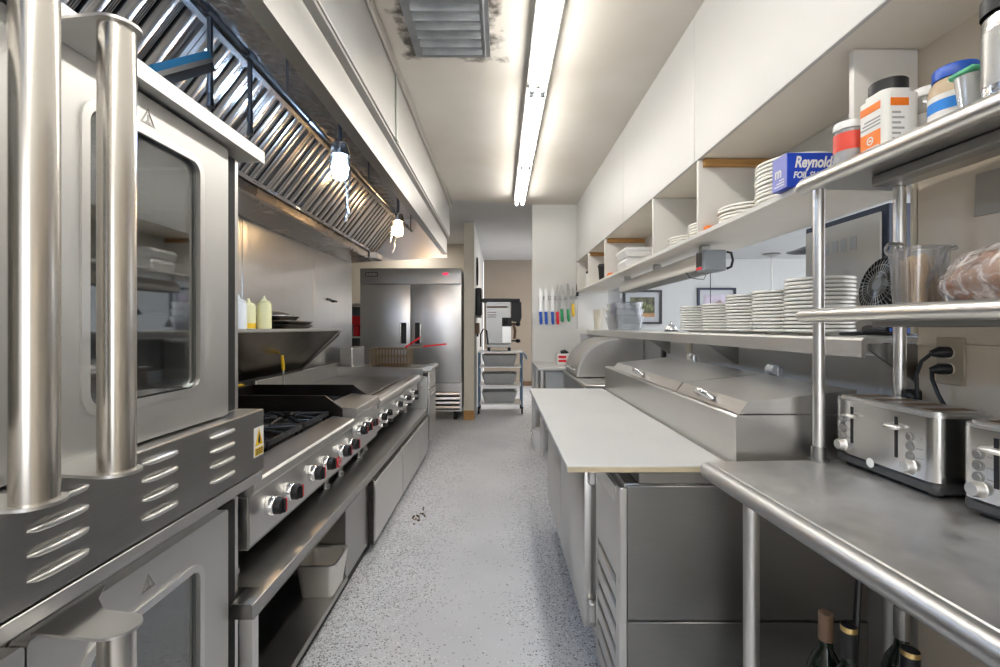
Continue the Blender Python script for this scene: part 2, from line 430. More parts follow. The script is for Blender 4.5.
# ------------------------------------------------------------------ the setting
ZC = 2.71
WX = -1.70                                   # face of the steel backsplash
struct('floor', MB().box((-2.9, 8.2), (-2.7, 10.7), (-.1, 0), 0), FLOORM)
b = MB(); b.prism([(-1.8, -2.6), (1.30, -2.6), (1.30, 5.45), (.37, 5.42), (-1.8, 4.86)], 'z', ZC, ZC + .06)
struct('ceiling', b, CEILM)
struct('ceiling_corridor', MB().box((-2.9, 3.1), (4.4, 10.7), (ZC + .07, ZC + .12), 0), CEILG)
struct('wall_left', MB().box((-1.80, -1.72), (-2.6, 5.44), (0, ZC), 0), PAINTW)
struct('wall_alcove', MB().box((-2.9, -2.82), (5.44, 8.5), (0, ZC + .07), 0).box((-2.82, -1.80), (5.36, 5.44), (0, ZC + .07), 0), PAINTW)
struct('wall_fridge', MB().box((-2.82, -.505), (8.4, 8.5), (0, ZC + .07), 0), PAINTC)
struct('wall_partition', MB().box((-.50, -.365), (6.61, 10.4), (0, ZC + .07), 0), PAINTW)
struct('trim_partition_end', MB().box((-.507, -.363), (6.585, 6.61), (.0, ZC + .05), .004), TRIMC)
struct('trim_partition_foot', MB().box((-.510, -.360), (6.578, 6.584), (.0, .13), .002), WOOD)
struct('wall_corridor_end', MB().box((-.36, 3.1), (10.4, 10.5), (0, ZC + .07), 0), BEIGE)
struct('baseboard_corridor', MB().box((-.36, 3.0), (10.38, 10.4), (0, .10), .003), BROWN)
struct('wall_knives', MB().box((.37, 1.30), (5.42, 5.52), (0, ZC + .07), .004), PAINTW)
b = MB()
b.box((1.22, 1.30), (1.28, 5.42), (0, 1.205), 0)             # below the pass opening
b.box((1.22, 1.235), (1.28, 5.42), (1.70, ZC), 0)           # above it
struct('wall_right', b, PAINTW)
struct('wall_right_near', MB().box((1.13, 1.30), (-2.6, 1.275), (0, ZC), .004), PAINTC)
struct('trim_wainscot', MB().box((1.125, 1.1295), (-2.0, 1.272), (1.250, 1.258), .002), PAINTC)
struct('trim_pass_jamb', MB().box((1.122, 1.235), (1.2765, 1.286), (1.28, 1.69), .001), TRIMC)
struct('wall_behind', MB().box((-1.8, -1.1), (-2.7, -2.6), (0, ZC), 0).box((.6, 1.3), (-2.7, -2.6), (0, ZC), 0).box((-1.1, .6), (-2.7, -2.6), (2.3, ZC), 0).box((-1.1, .6), (-2.7, -2.6), (0, .5), 0), PAINTW)
b = MB(); y0 = -2.6
for y1 in (-.30, .91, 2.13, 3.36, 4.58, 5.418):
    b.box((.88, .895), (y0 + .0012, y1 - .0012), (2.044, ZC - .002), .0025); y0 = y1
b.box((.885, 1.217), (-2.59, 5.415), (2.052, ZC - .004), 0)
struct('wall_bulkhead', b, plain('bulkhead_panel_white', (.54, .535, .52), .42, var=.02, vscale=2))
struct('trim_bulkhead_soffit', MB().box((.884, 1.218), (-2.58, 5.41), (2.0445, 2.0495), 0), SHELFW)  # underside sheet in paler colour, lightened where little bounce light reaches
# dining room behind the pass
struct('ceiling_dining', MB().box((1.24, 8.2), (-1, 8.1), (2.46, 2.52), 0), DINW)
struct('wall_dining', MB().box((1.30, 8.2), (8.0, 8.1), (0, 2.46), 0).box((1.24, 1.30), (5.52, 8.0), (0, 2.46), 0), DINW)

# ------------------------------------------------------------------ ceiling lights and vent
def fixture(y0, y1, label):
    t = thing('fluorescent_light', label, 'light', (.210, (y0 + y1) / 2, 2.62), 'strip lights along the ceiling')
    b = MB(); b.prism([(.148, 2.707), (.150, 2.655), (.195, 2.642), (.225, 2.642), (.270, 2.655), (.272, 2.707)], 'y', y0, y1)
    b.build('housing', plain('fixture_paint', (.34, .335, .32), .5, var=.03), t)
    for x in (.180, .240):
        MB().cyl((x, y0 + .03, 2.622), (x, y1 - .03, 2.622), .0165, n=16).build('tube', TUBE, t)
        for y in (y0 + .018, y1 - .018):
            MB().box((x - .013, x + .013), (y - .010, y + .010), (2.60, 2.648), .003).build('lamp_holder', GREYB, t)
    return t
for fy, lab in ((3.865, 'fluorescent strip light farthest down the aisle, nearest the knives'), (2.645, 'fluorescent strip light, second one counted from the knives'),
                (1.425, 'fluorescent strip light beside the sooty ceiling vent'), (.205, 'fluorescent strip light over the oven handles'),
                (-1.015, 'fluorescent strip light behind the oven handles'), (-2.235, 'fluorescent strip light nearest the wall with the daylight opening')):
    fixture(fy, fy + 1.205, lab)
def area(name, loc, rot, sx, sy, power, col=(1, .97, .93)):
    l = bpy.data.lights.new(name, 'AREA'); l.shape = 'RECTANGLE'; l.size = sx; l.size_y = sy; l.energy = power; l.color = col
    o = bpy.data.objects.new(name, l); COL.objects.link(o); o.location = loc; o.rotation_euler = rot
    return o
area('corridor_fill', (.9, 8.2, 2.72), (0, 0, 0), .6, .6, 24, (1, .93, .85))  # unseen fill light added to brighten the corridor
area('alcove_fill', (-1.5, 7.9, 2.74), (0, 0, 0), .5, .5, 9)  # unseen fill light added over the refrigerator alcove
for (x, y) in ((3.2, 3.0), (3.6, 6.2)):
    area('dining_fill', (x, y, 2.45), (0, 0, 0), 1.2, 1.2, 16, (.92, .96, 1))  # unseen fill added for the dining room, no fixture modelled

t = thing('ceiling_vent', 'dirty grey louvred vent set in the sooty ceiling', 'vent', ((VX0 + VX1) / 2, (VY0 + VY1) / 2, 2.66))
b = MB()
b.ring_plate([(VX0, VY0), (VX1, VY0), (VX1, VY1), (VX0, VY1)], [(VX0 + .045, VY0 + .04), (VX1 - .045, VY0 + .04), (VX1 - .045, VY1 - .025), (VX0 + .045, VY1 - .025)], 'z', 2.688, 2.708)
b.box((VX1 - .030, VX1 - .022), (VY0 + .02, VY1 - .01), (2.680, 2.69), .001)
VENTM = steel('dull_galvanised', (.40, .42, .44), .5, smear=.25)
b.build('frame', VENTM, t)
b = MB()
for i in range(12):
    y = VY0 + .06 + i * .066
    b.prism([(y - .030, 2.702), (y - .012, 2.698), (y + .012, 2.686), (y + .030, 2.670), (y + .033, 2.672), (y + .014, 2.690), (y - .010, 2.702), (y - .028, 2.705)], 'x', VX0 + .04, VX1 - .04)
b.build('louvers', plain('sooty_louver_paint', (.34, .36, .38), .45, var=.45, vscale=6, stretch=(1, 1.5, 1)), t)
MB().box((VX0 + .04, VX1 - .04), (VY0 + .04, VY1 - .03), (2.702, 2.707), 0).build('duct', DARK, t)

# ------------------------------------------------------------------ exhaust hood
HY0, HY1 = -.7, 5.32
t = thing('exhaust_hood', 'long stainless exhaust hood over the cooking line', 'hood', (-1.15, (HY0 + HY1) / 2, 2.03))
b = MB()
b.prism([(-.655, 2.125), (-.60, 2.125), (-.60, 2.29), (-.575, 2.305), (-.575, 2.32), (-.62, 2.32), (-.62, 2.165), (-.655, 2.14)], 'y', HY0, HY1 - .012)
b.build('front_fascia', STHOOD, t)
b = MB(); b.box((-1.14, -.622), (HY0, HY1 - .015), (2.515, 2.525), .002)
b.prism([(-.624, 2.17), (-.622, 2.17), (-.622, 2.52), (-.624, 2.52)], 'y', HY0, HY1 - .015)
b.build('roof', STROOF, t)
b = MB(); b.prism([(-1.695, 2.03), (-.600, 2.085), (-.60, 2.70), (-1.695, 2.70)], 'y', HY1 - .011, HY1)
b.build('end_panel', STHOOD, t)
b = MB(); b.prism([(-1.695, 2.085), (-.605, 2.125), (-.605, 2.70), (-1.695, 2.70)], 'y', HY0 - .012, HY0 - .001)
b.build('end_panel', STHOOD, t)
b = MB()
b.prism([(-1.697, 2.02), (-1.43, 2.045), (-1.418, 2.06), (-1.418, 2.115), (-1.428, 2.115), (-1.432, 2.06), (-1.69, 2.035), (-1.69, 2.60), (-1.697, 2.60)], 'y', HY0, HY1 - .013)
b.build('grease_trough', steel('trough_steel', (.40, .36, .32), .25, grain=(1, 1, 1), smear=.12), t)
MB().box((-1.41, -1.33), (HY1 - .24, HY1 - .02), (2.045, 2.11), .004).build('grease_cup', STHOOD, t)
b = MB()
for y0, y1 in ((HY0, 2.572), (2.586, HY1)):
    b.box((-.585, -.568), (y0, y1), (2.322, 2.685), .003)
b.box((-.565, -.560), (2.55, 2.61), (2.322, 2.685), .001)
b.build('closure_panel', STPAN, t)
b = MB(); b.prism([(-.59, 2.685), (-.55, 2.66), (-.545, 2.66), (-.545, 2.707), (-.59, 2.707)], 'y', HY0, HY1)
b.build('ceiling_flange', STHOOD, t)

# baffle filters, each one lifts out
A0, A1 = Vector((-1.412, 0, 2.124)), Vector((-1.130, 0, 2.485))
sl = (A1 - A0); FL = sl.length; sl.normalize(); fn = Vector((sl.z, 0, -sl.x))     # fn faces the aisle and down
FW = .495
def filt(y0):
    M = Matrix((Vector((0, 1, 0)), sl, fn)).transposed().to_4x4(); M.translation = A0 + Vector((0, y0, 0))
    return M
FG = 'baffle filters in a row under the hood'
ft = None
names = ['over the oven handles', 'over the oven door', 'over the blue scrubber', 'just past the oven corner', 'over the six burner range',
         'beside the cool white hood light', 'between the two hood lights', 'nearer the warm hood light', 'behind the warm hood light', 'at the far end panel', 'last but one from the near end', 'at the near end']
ys = [HY1 - .03 - FW * (i + 1) for i in range(12)]
order = sorted(ys)
lab12 = ['steel baffle filter at the near end of the hood', 'steel baffle filter, second from the near end of the hood', 'steel baffle filter, third from the near end of the hood',
         'steel baffle filter above the oven handles', 'steel baffle filter above the far edge of the oven door', 'steel baffle filter behind the first black drop pipe', 'steel baffle filter above the near half of the range',
         'steel baffle filter above the far half of the range', 'steel baffle filter beside the cool white hood light', 'steel baffle filter in the middle between the two hood lights',
         'steel baffle filter beside the warm hood light', 'steel baffle filter at the far end panel of the hood']
for i, y in enumerate(order):
    if ft is None:
        M = filt(0)
        ft = thing('baffle_filter', lab12[0], 'filter', (A0.x, y, A0.z), FG, local=True)
        M.translation = Vector((0, 0, 0))
        b = MB(); b.ring_plate([(0.002, 0), (FW - .002, 0), (FW - .002, FL), (.002, FL)], [(.022, .022), (FW - .022, .022), (FW - .022, FL - .022), (.022, FL - .022)], 'z', -.02, .012)
        b.xf(M); b.build('frame', STFIL, ft)
        b = MB(); k = 5; p = (FW - .044) / k
        for j in range(k):
            u = .022 + p * j
            b.prism([(u + .004, -.012), (u + .004, .004), (u + .012, .010), (u + p - .044, .010), (u + p - .036, .004), (u + p - .036, -.012), (u + p - .039, -.012), (u + p - .039, .002), (u + p - .045, .006), (u + .013, .006), (u + .007, .002), (u + .007, -.012)], 'y', .02, FL - .02)
            b.box((u + p - .027, u + p - .003), (.02, FL - .02), (-.010, -.007), 0)
            for q in (-.024, -.016, -.008): b.box((u + p + q - .0015, u + p + q + .0015), (.02, FL - .02), (-.008, -.002), 0)
        b.xf(M); b.build('baffle_blades', STFIL, ft)
        b = MB(); b.box((.01, FW - .01), (.01, FL - .01), (-.028, -.024), 0); b.xf(M); b.build('backing', DARK, ft)
        b = MB()
        for u in (.10, FW - .10):
            b.tube([(u - .03, .011, .010), (u - .03, .011, .03), (u + .03, .011, .03), (u + .03, .011, .010)], .003, 6)
        b.xf(M); b.build('lift_handle', CHROME, ft)
    else:
        dup(ft, (A0.x, y, A0.z), lab12[i])

# fire suppression pipe
CPX, CPZ = -.95, 2.33
PIPE = steel('black_pipe', (.10, .10, .105), .35, smear=.3)
t = thing('fire_suppression_pipe', 'dark pipe with drop nozzles running the length of the hood', 'pipe', (CPX, 2.8, 2.0))
b = MB(); b.cyl((CPX, .2, CPZ), (CPX, 5.05, CPZ), .012, n=14)
for y in (.9, 1.54, 1.786, 2.35, 2.94, 3.6, 4.2, 4.8): b.cyl((CPX, y - .025, CPZ), (CPX, y + .025, CPZ), .018, n=14)
b.build('main_pipe', PIPE, t)
b = MB()
for y in (.9, 2.1, 3.4, 5.0): b.cyl((CPX, y, CPZ), (CPX, y, 2.514), .006, n=8)
b.build('hanger_rods', PIPE, t)
for y, zb, dx in ((1.54, 2.02, 0), (1.786, 2.03, 0), (2.86, 1.99, .02), (2.98, 1.97, -.02), (4.2, 2.06, -.02), (4.42, 2.0, -.04)):
    pm = PIPE if y < 2.5 else CHROME
    d = MB().tube([(CPX, y, CPZ - .005), (CPX, y, CPZ - .06), (CPX + dx, y, zb + .09)], .009 if y < 2.5 else .006, 8).build('drop_pipe', pm, t)
    b = MB().cyl((CPX + dx, y, zb + .09), (CPX + dx, y, zb + .045), .011, n=10).cyl((CPX + dx, y, zb + .045), (CPX + dx * 1.6, y, zb), .008, .013, n=10)
    b.build('nozzle', pm if y < 2.5 else CHROME, d)

def hood_light(y, z, warm, label):
    t = thing('hood_light', label, 'light', (-.885, y, z - .10), 'jar lights inside the hood')
    x = -.885
    MB().cyl((x, y, 2.514), (x, y, z + .11), .012, n=12).build('stem', PIPE, t)
    MB().lathe((x, y, z), [(0, .115), (.035, .115), (.045, .10), (.052, .06), (.052, .045), (0, .045)], 24).build('socket_cap', CHROME, t)
    MB().lathe((x, y, z), [(.048, .044), (.056, .02), (.058, -.03), (.046, -.07), (.02, -.088), (0, -.09)], 24).build('glass_jar', JARGL, t)
    MB().lathe((x, y, z), [(0, .04), (.020, .04), (.026, .02), (.046, -.015), (.042, -.045), (.02, -.068), (0, -.07)], 20).build('bulb', JARW if warm else JARC, t)
hood_light(2.60, 2.20, False, 'jar light with cool white bulb inside the hood')
hood_light(.92, 2.20, False, 'unseen jar light with cool white bulb added over the oven handles')  # added out of view to turn the near filters bluish
hood_light(4.08, 2.17, True, 'jar light with warm bulb at the far end of the hood')

# steel backsplash on the wall
b = MB(); y0 = -.5
for y1 in (.7, 1.9, 3.1, 4.3, 5.40):
    b.box((-1.719, WX), (y0 + .001, y1 - .001), (.02, 2.02), .002); y0 = y1
single('backsplash', b, STSPL, 'stainless wall panelling behind the cooking line', 'wall panel')
b = MB(); b.box((WX + .001, WX + .018), (4.60, 4.70), (1.565, 1.585), .004).box((WX + .001, WX + .02), (4.76, 4.86), (1.552, 1.574), .004).cyl((WX + .01, 4.65, 1.575), (WX + .01, 4.81, 1.565), .006, n=10)
single('wall_clip', b, BLACK, 'small black clip on the stainless wall panelling', 'clip')

# ------------------------------------------------------------------ convection ovens
def oven(zb, zt, upper):
    lab = 'upper stainless convection oven with two tall glass doors' if upper else 'lower stainless convection oven beneath the louvred panel'
    t = thing('convection_oven', lab, 'oven', (-1.2, .8, zb), 'stacked convection ovens')
    y0, y1 = .05, 1.47
    fx = -.825
    dz0, dz1 = (1.047, 1.815) if upper else (.06, .772)
    # body shell with an open front (cavity)
    b = MB()
    b.box((-1.62, fx), (y0, y0 + .10), (zb, zt), .003)
    b.box((-1.62, fx), (y1 - .10, y1), (zb, zt), .003)
    b.box((-1.62, -1.56), (y0 + .10, y1 - .10), (zb, zt), .003)
    b.box((-1.56, fx), (y0 + .10, y1 - .10), (zb, dz0 + .05), .003)
    b.box((-1.56, fx), (y0 + .10, y1 - .10), (dz1 - .05, zt), .003)
    b.build('body', STW, t)
    b = MB()
    b.box((-1.555, -.84), (y0 + .102, y1 - .102), (dz0 + .052, dz0 + .056), 0).box((-1.555, -1.55), (y0 + .102, y1 - .102), (dz0 + .06, dz1 - .06), 0)
    b.box((-1.55, -.84), (y1 - .106, y1 - .102), (dz0 + .06, dz1 - .06), 0).box((-1.55, -.84), (y0 + .102, y0 + .106), (dz0 + .06, dz1 - .06), 0)
    b.build('cavity_liner', plain('enamel_liner', (.10, .10, .105), .4, var=.3), t)
    b = MB()
    for k in range(4):
        z = dz0 + .14 + k * .15
        for i in range(7): b.cyl((-1.50 + i * .10, y0 + .11, z), (-1.50 + i * .10, y1 - .11, z), .004, n=6)
        for y in (y0 + .12, (y0 + y1) / 2, y1 - .12): b.cyl((-1.52, y, z - .008), (-.87, y, z - .008), .004, n=6)
    b.build('oven_racks', CHROME, t)
    b = MB(); b.box((-.8245, -.812), (1.37, 1.442), (dz0, dz1), .002)
    b.build('gasket_strip', RUBBER, t)
    MB().box((-.8245, -.818), (1.450, 1.468), (dz0 - (.0 if upper else .0), dz1), .001).build('edge_strip', STB, t)
    for far in (True, False):
        Y0, Y1 = (.785, 1.366) if far else (.20, .781)
        # door leaf with a rounded window opening
        w0, w1 = (.895, 1.238) if far else (.328, .671)
        wz0, wz1 = (1.138, 1.732) if upper else (.14, .674)
        O = rrect(Y0, Y1, dz0, dz1, .010); I = rrect(w0, w1, wz0, wz1, .035)
        d = MB().ring_plate(O, I, 'x', -.822, -.79).build('door', STOVEN, t)
        d.data.set_sharp_from_angle(angle=math.radians(30))
        O2 = rrect(w0 - .012, w1 + .012, wz0 - .012, wz1 + .012, .045); I2 = rrect(w0 + .006, w1 - .006, wz0 + .006, wz1 - .006, .03)
        MB().ring_plate(O2, I2, 'x', -.791, -.785).build('window_frame', STB, d)
        MB().prism(rrect(w0 + .001, w1 - .001, wz0 + .001, wz1 - .001, .034), 'x', -.806, -.800).build('window', OVGLASS, d)
        hy = .81 if far else .667
        s = 1 if far else -1
        # handle: tube between two rounded bracket plates
        hz0, hz1 = (dz0 + .002, dz1 + .004) if upper else (dz0 + .01, dz1 + .014)
        h = MB().cyl((-.66, hy, hz0 + .004), (-.66, hy, hz1 - .004), .0275, n=32).build('handle', STV, d)
        b = MB()
        a0 = hy - .031 if far else hy - .12; a1 = hy + .12 if far else hy + .031
        for z in (hz0, hz1 - .005):
            pts = [(-.789, a0), (-.789, a1)]
            if far:
                pts = [(-.789, hy - .02), (-.789, hy + .13), (-.76, hy + .08), (-.72, hy + .045)]
                pts += [(-.66 + .036 * math.sin(a), hy + .036 * math.cos(a)) for a in [i * PI / 10 for i in range(11)]]
            else:
                pts = [(-.789, hy + .02), (-.789, hy - .13), (-.76, hy - .08), (-.72, hy - .045)]
                pts += [(-.66 + .036 * math.sin(a), hy - .036 * math.cos(a)) for a in [i * PI / 10 for i in range(11)]]
            MB().prism(pts, 'z', z, z + .005).build('handle_bracket', STB, d)
        # embossed caution triangle
        cy = 1.055 if far else .50
        cz = dz1 - .045
        tri = lambda r: [(cy + r * math.sin(a), cz - .004 + r * math.cos(a)) for a in (0, 2 * PI / 3, 4 * PI / 3)]
        b = MB(); b.ring_plate(tri(.024), tri(.018), 'x', -.791, -.7885).box((-.791, -.7885), (cy - .002, cy + .002), (cz - .008, cz + .006), 0).box((-.791, -.7885), (cy - .007, cy + .007), (cz - .012, cz - .009), 0)
        b.build('caution_triangle', STD, d)
    for yy in (1.345, .22):
        MB().cyl((-.805, yy, dz0 - (.004 if upper else .02)), (-.805, yy, dz0 - .0005), .012, n=12).build('hinge', STD, t)
    if upper:
        b = MB(); b.prism([(-1.62, zt), (-1.62, zt + .035), (-.752, zt + .035), (-.748, zt + .031), (-.748, zt - .005), (-.756, zt - .005), (-.756, zt + .0), (-.825, zt)], 'y', y0 - .02, 1.494)
        b.build('top_cover', STOVEN, t)
        p = MB().box((-.86, -.75), (y0 - .02, 1.494), (.853, 1.041), .003).build('louver_panel', STD, t)
        for ya, yb in ((.745, .856), (.985, 1.092), (1.216, 1.325), (.50, .61), (.26, .37)):
            for z in (1.012, .975, .935, .895):
                MB().tube([(-.750, ya, z), (-.745, ya + .012, z), (-.743, ya + .03, z), (-.743, yb - .03, z), (-.745, yb - .012, z), (-.750, yb, z)], [.002, .0055, .0065, .0065, .0055, .002], 10).build('louver', STB, p)
        s = MB().box((-.750, -.7485), (1.432, 1.488), (.90, .99), 0).build('warning_sticker', LABELW, p)
        b = MB(); b.box((-.7486, -.748), (1.436, 1.484), (.904, .927), 0); b.prism([(1.437, .934), (1.483, .934), (1.46, .986)], 'x', -.7486, -.748)
        b.build('yellow_print', YELLOW, s)
        b = MB(); b.prism([(1.455, .940), (1.465, .940), (1.467, .95), (1.460, .972), (1.453, .95)], 'x', -.748, -.7476)
        for k in range(3): b.box((-.748, -.7476), (1.440, 1.480), (.908 + k * .006, .911 + k * .006), 0)
        b.build('black_print', BLACK, s)
    else:
        MB().box((-.86, -.752), (y0 - .02, 1.49), (.818, .848), .002).build('top_rail', STB, t)
        for xx in (-1.55, -.9):
            for yy in (.12, 1.40): MB().cyl((xx, yy, 0), (xx, yy, .03), .025, n=16).build('foot', BLACK, t)
    return t
oven(.03, .815, False)
oven(.853, 1.823, True)

# scrubber lying up on the oven top
t = thing('scrubber', 'blue and black scrubber jutting up from the oven top', 'brush', (-.93, 1.30, 1.859))
ax = Vector((-.855, 1.395, 2.085)) - Vector((-.915, 1.24, 1.955)); ln = ax.length; ax.normalize()
side = Vector((.9, -.35, 0)); side = (side - ax * side.dot(ax)).normalized(); nrm = ax.cross(side)
if nrm.z < 0: nrm = -nrm
def paddle(w, h0, h1, l0, l1):
    M = Matrix((ax, side, nrm)).transposed().to_4x4(); M.translation = Vector((-.915, 1.24, 1.955))
    b = MB(); pts = [(l0, -w * .7), (l0, w * .7), (l1 - w, w)] + [(l1 - w + w * math.sin(a), w * math.cos(a)) for a in [i * PI / 8 for i in range(1, 8)]] + [(l1 - w, -w)]
    b.prism(pts, 'z', h0, h1); b.xf(M); return b
paddle(.034, .012, .030, 0, ln).build('blue_cover', plain('teal_blue_cover', (.012, .10, .17), .45, var=.2), t)
paddle(.034, 0, .012, .0, ln - .004).build('edge_plate', STD, t)
paddle(.030, -.022, 0, .0, ln - .01).build('black_pad', RUBBER, t)
MB().tube([(-.90, 1.275, 1.965), (-.915, 1.27, 1.91), (-.925, 1.27, 1.862)], [.02, .016, .03], 12).build('handle', BLACK, t)

# ------------------------------------------------------------------ equipment stand (low steel base)
SX = -.74; SZ = .47
t = thing('equipment_stand', 'low stainless equipment stand with doors under the range and griddle', 'stand', (-1.2, 3.15, 0))
b = MB(); b.prism([(-1.68, SZ - .045), (SX + .004, SZ - .045), (SX, SZ - .04), (SX, SZ - .004), (SX - .006, SZ), (-1.68, SZ)], 'y', 1.50, 4.74)
b.prism([(-.806, SZ - .045), (SX + .004, SZ - .045), (SX, SZ - .04), (SX, SZ - .004), (SX - .006, SZ), (-.806, SZ)], 'y', 1.405, 1.4995)
b.build('top', steel('stand_top_steel', (.36, .355, .345), .30, grain=(6, 2, 2), smear=.15), t)
b = MB()
b.box((-1.64, SX - .015), (2.30, 2.695), (.06, SZ - .046), .003)
b.box((-1.64, -1.60), (1.52, 2.30), (.06, SZ - .046), .002)
b.box((-1.64, SX - .05), (2.70, 4.73), (.06, SZ - .046), .002)
b.build('cabinet_body', STD, t)
b = MB(); b.box((-1.64, SX - .004), (1.50, 2.298), (.06, .085), .003).box((-.806, SX - .004), (1.41, 1.502), (.06, .085), .003)
b.build('lower_shelf', STD, t)
MB().box((SX - .044, SX - .002), (1.41, 1.445), (.0, SZ - .047), .002).build('leg', STW, t)
MB().box((-1.64, -1.60), (1.50, 1.515), (.0, SZ - .047), .002).build('leg', STD, t)
b = MB(); b.box((-1.60, SX - .03), (1.55, 4.70), (.004, .058), 0); b.build('dark_kick_gap', DARK, t)  # near-black block paints the shade of the gap under the stand
for y0, y1 in ((2.715, 3.48), (3.495, 4.20), (4.215, 4.72)):
    d = MB().box((SX - .045, SX + .02), (y0, y1), (.055, SZ - .075), .006).build('door', ST, t)
    b = MB(); b.box((SX - .02, SX + .021), (y0 + .004, y1 - .004), (SZ - .074, SZ - .066), .002); b.build('door_pull', STB, d)
MB().box((SX - .03, SX + .012), (2.697, 2.712), (.05, SZ - .05), .002).build('door_post', SOOT, t)

# steel pan on the stand's shelf
t = thing('steel_pan', 'empty steel food pan standing on the low open shelf', 'pan', (-.825, 2.19, .086))
def pan_mesh(cx, cy, z, w, d, h, taper=.012, th=.0015, rim=.008):
    b = MB(); k = 5
    def loop(s, r): return rrect(cx - w / 2 + s, cx + w / 2 - s, cy - d / 2 + s, cy + d / 2 - s, r, k)
    L_ = [(loop(taper, .02), z), (loop(0.004, .025), z + h - .004), (loop(-.0, .026), z + h), (loop(-rim, .03), z + h), (loop(-rim, .03), z + h - .003),
          (loop(.0065, .024), z + h - .006), (loop(taper + .003, .02), z + .003)]
    rings = [[b.bm.verts.new((u, v, zz)) for u, v in lp] for lp, zz in L_]
    n = len(rings[0])
    seq = [0, 4, 3, 2, 5, 6]
    for i, j in zip(seq, seq[1:]):
        for q in range(n): b.bm.faces.new((rings[i][q], rings[i][(q + 1) % n], rings[j][(q + 1) % n], rings[j][q]))
    for v in rings[1]: b.bm.verts.remove(v)
    b.bm.faces.new(rings[0]); b.bm.faces.new(rings[6][::-1])
    return b
pan_mesh(-.825, 2.19, .086, .165, .19, .15).build('pan_body', steel('pan_steel', (.85, .82, .77), .5, grain=(2, 2, 8), smear=.06), t)
b = MB(); b.ring_plate(rrect(-.825 - .092, -.825 + .092, 2.19 - .105, 2.19 + .105, .032), rrect(-.825 - .083, -.825 + .083, 2.19 - .096, 2.19 + .096, .027), 'z', .2335, .2375)
b.build('rim', STB, t)

# ------------------------------------------------------------------ cooking appliances
def knob(parent, y, z, x, r=.022, red=True):
    k = MB().lathe((x, y, z), [(0, 0), (r * 1.12, 0), (r * 1.14, .004), (r * 1.08, .024), (r * 1.0, .027), (0, .027)], 24, 'x').build('knob', CHROME, parent)
    MB().lathe((x, y, z), [(r * .97, .0262), (r * .95, .046), (r * .85, .050), (0, .050)], 20, 'x').box((x + .048, x + .060), (y - .005, y + .005), (z - r * .8, z + r * .8), .002).build('dial', BLACK, k)
    if red:
        MB().box((x + .0505, x + .0612), (y + .0052, y + .0085), (z - r * .7, z + r * .8), 0).build('red_pointer', RED, k)
    return k

RXF = -.80
# six-burner range
t = thing('gas_range', 'six burner gas range with red marked knobs, beside the ovens', 'range', (-1.2, 2.02, SZ + .001))
y0, y1 = 1.50, 2.545
b = MB()
b.box((-1.60, RXF - .004), (y0, y1), (.585, .755), .003)
b.box((-1.66, -1.60), (y0, y1), (.585, .93), .003)
b.box((-1.60, RXF - .03), (y0, y0 + .012), (.755, .80), .002).box((-1.60, RXF - .03), (y1 - .012, y1), (.755, .80), .002)
b.build('body', STD, t)
b = MB(); b.prism([(-.905, .818), (RXF + .006, .805), (RXF + .014, .797), (RXF + .014, .77), (RXF + .003, .757), (-.905, .757)], 'y', y0, y1)
b.build('front_ledge', ST, t)
MB().prism([(RXF - .005, .60), (RXF + .002, .60), (RXF + .002, .756), (RXF - .005, .756)], 'y', y0 + .002, y1 - .002).build('control_panel', ST, t)
for y in (1.62, 1.757, 1.98, 2.12, 2.335, 2.47): knob(t, y, .685, RXF + .002, .030)
bd = MB().prism([(2.33 + .028 * math.sin(a), .632 + .028 * math.cos(a)) for a in [PI / 8 + k * PI / 4 for k in range(8)]], 'x', RXF + .002, RXF + .006).build('maker_badge', RED, t)
MB().ring_plate([(2.33 + .018 * math.sin(a), .632 + .018 * math.cos(a)) for a in [k * PI / 8 for k in range(16)]], [(2.33 + .013 * math.sin(a), .632 + .013 * math.cos(a)) for a in [k * PI / 8 for k in range(16)]], 'x', RXF + .006, RXF + .0068).build('badge_ring', LABELW, bd)
for i in range(3):
    for j, xc in enumerate((-1.075, -1.42)):
        yc = y0 + .185 + i * .338
        b = MB()
        w, d = .160, .163
        b.ring_plate(rrect(xc - w, xc + w, yc - d, yc + d, .012, 2), rrect(xc - w + .018, xc + w - .018, yc - d + .018, yc + d - .018, .01, 2), 'z', .828, .846)
        for a in range(8):
            c, s_ = math.cos(a * PI / 4), math.sin(a * PI / 4)
            L0 = .045; L1 = min(w / abs(c) if abs(c) > .01 else 9, d / abs(s_) if abs(s_) > .01 else 9) - .005
            b.tube([(xc + c * L0, yc + s_ * L0, .846), (xc + c * L0 * 1.5, yc + s_ * L0 * 1.5, .853), (xc + c * L1, yc + s_ * L1, .840)], .008, 6)
        for px, py in ((-1, -1), (-1, 1), (1, -1), (1, 1)): b.box((xc + px * (w - .02) - .008, xc + px * (w - .02) + .008), (yc + py * (d - .02) - .008, yc + py * (d - .02) + .008), (.7605, .83), .001)
        b.build('grate', IRON, t)
        MB().lathe((xc, yc, .757), [(.055, .004), (.05, .04), (.03, .046), (.028, .06), (0, .062)], 24).build('burner', IRON, t)
MB().box((-1.60, -.906), (y0 + .014, y1 - .014), (.755, .760), 0).build('drip_tray', SOOT, t)
for x in (-1.5, -.90):
    for y in (y0 + .08, y1 - .12):
        MB().cyl((x, y, SZ + .001), (x, y, SZ + .02), .022, n=16).cyl((x, y, SZ + .02), (x, y, .586), .014, n=16).build('leg', STB, t)

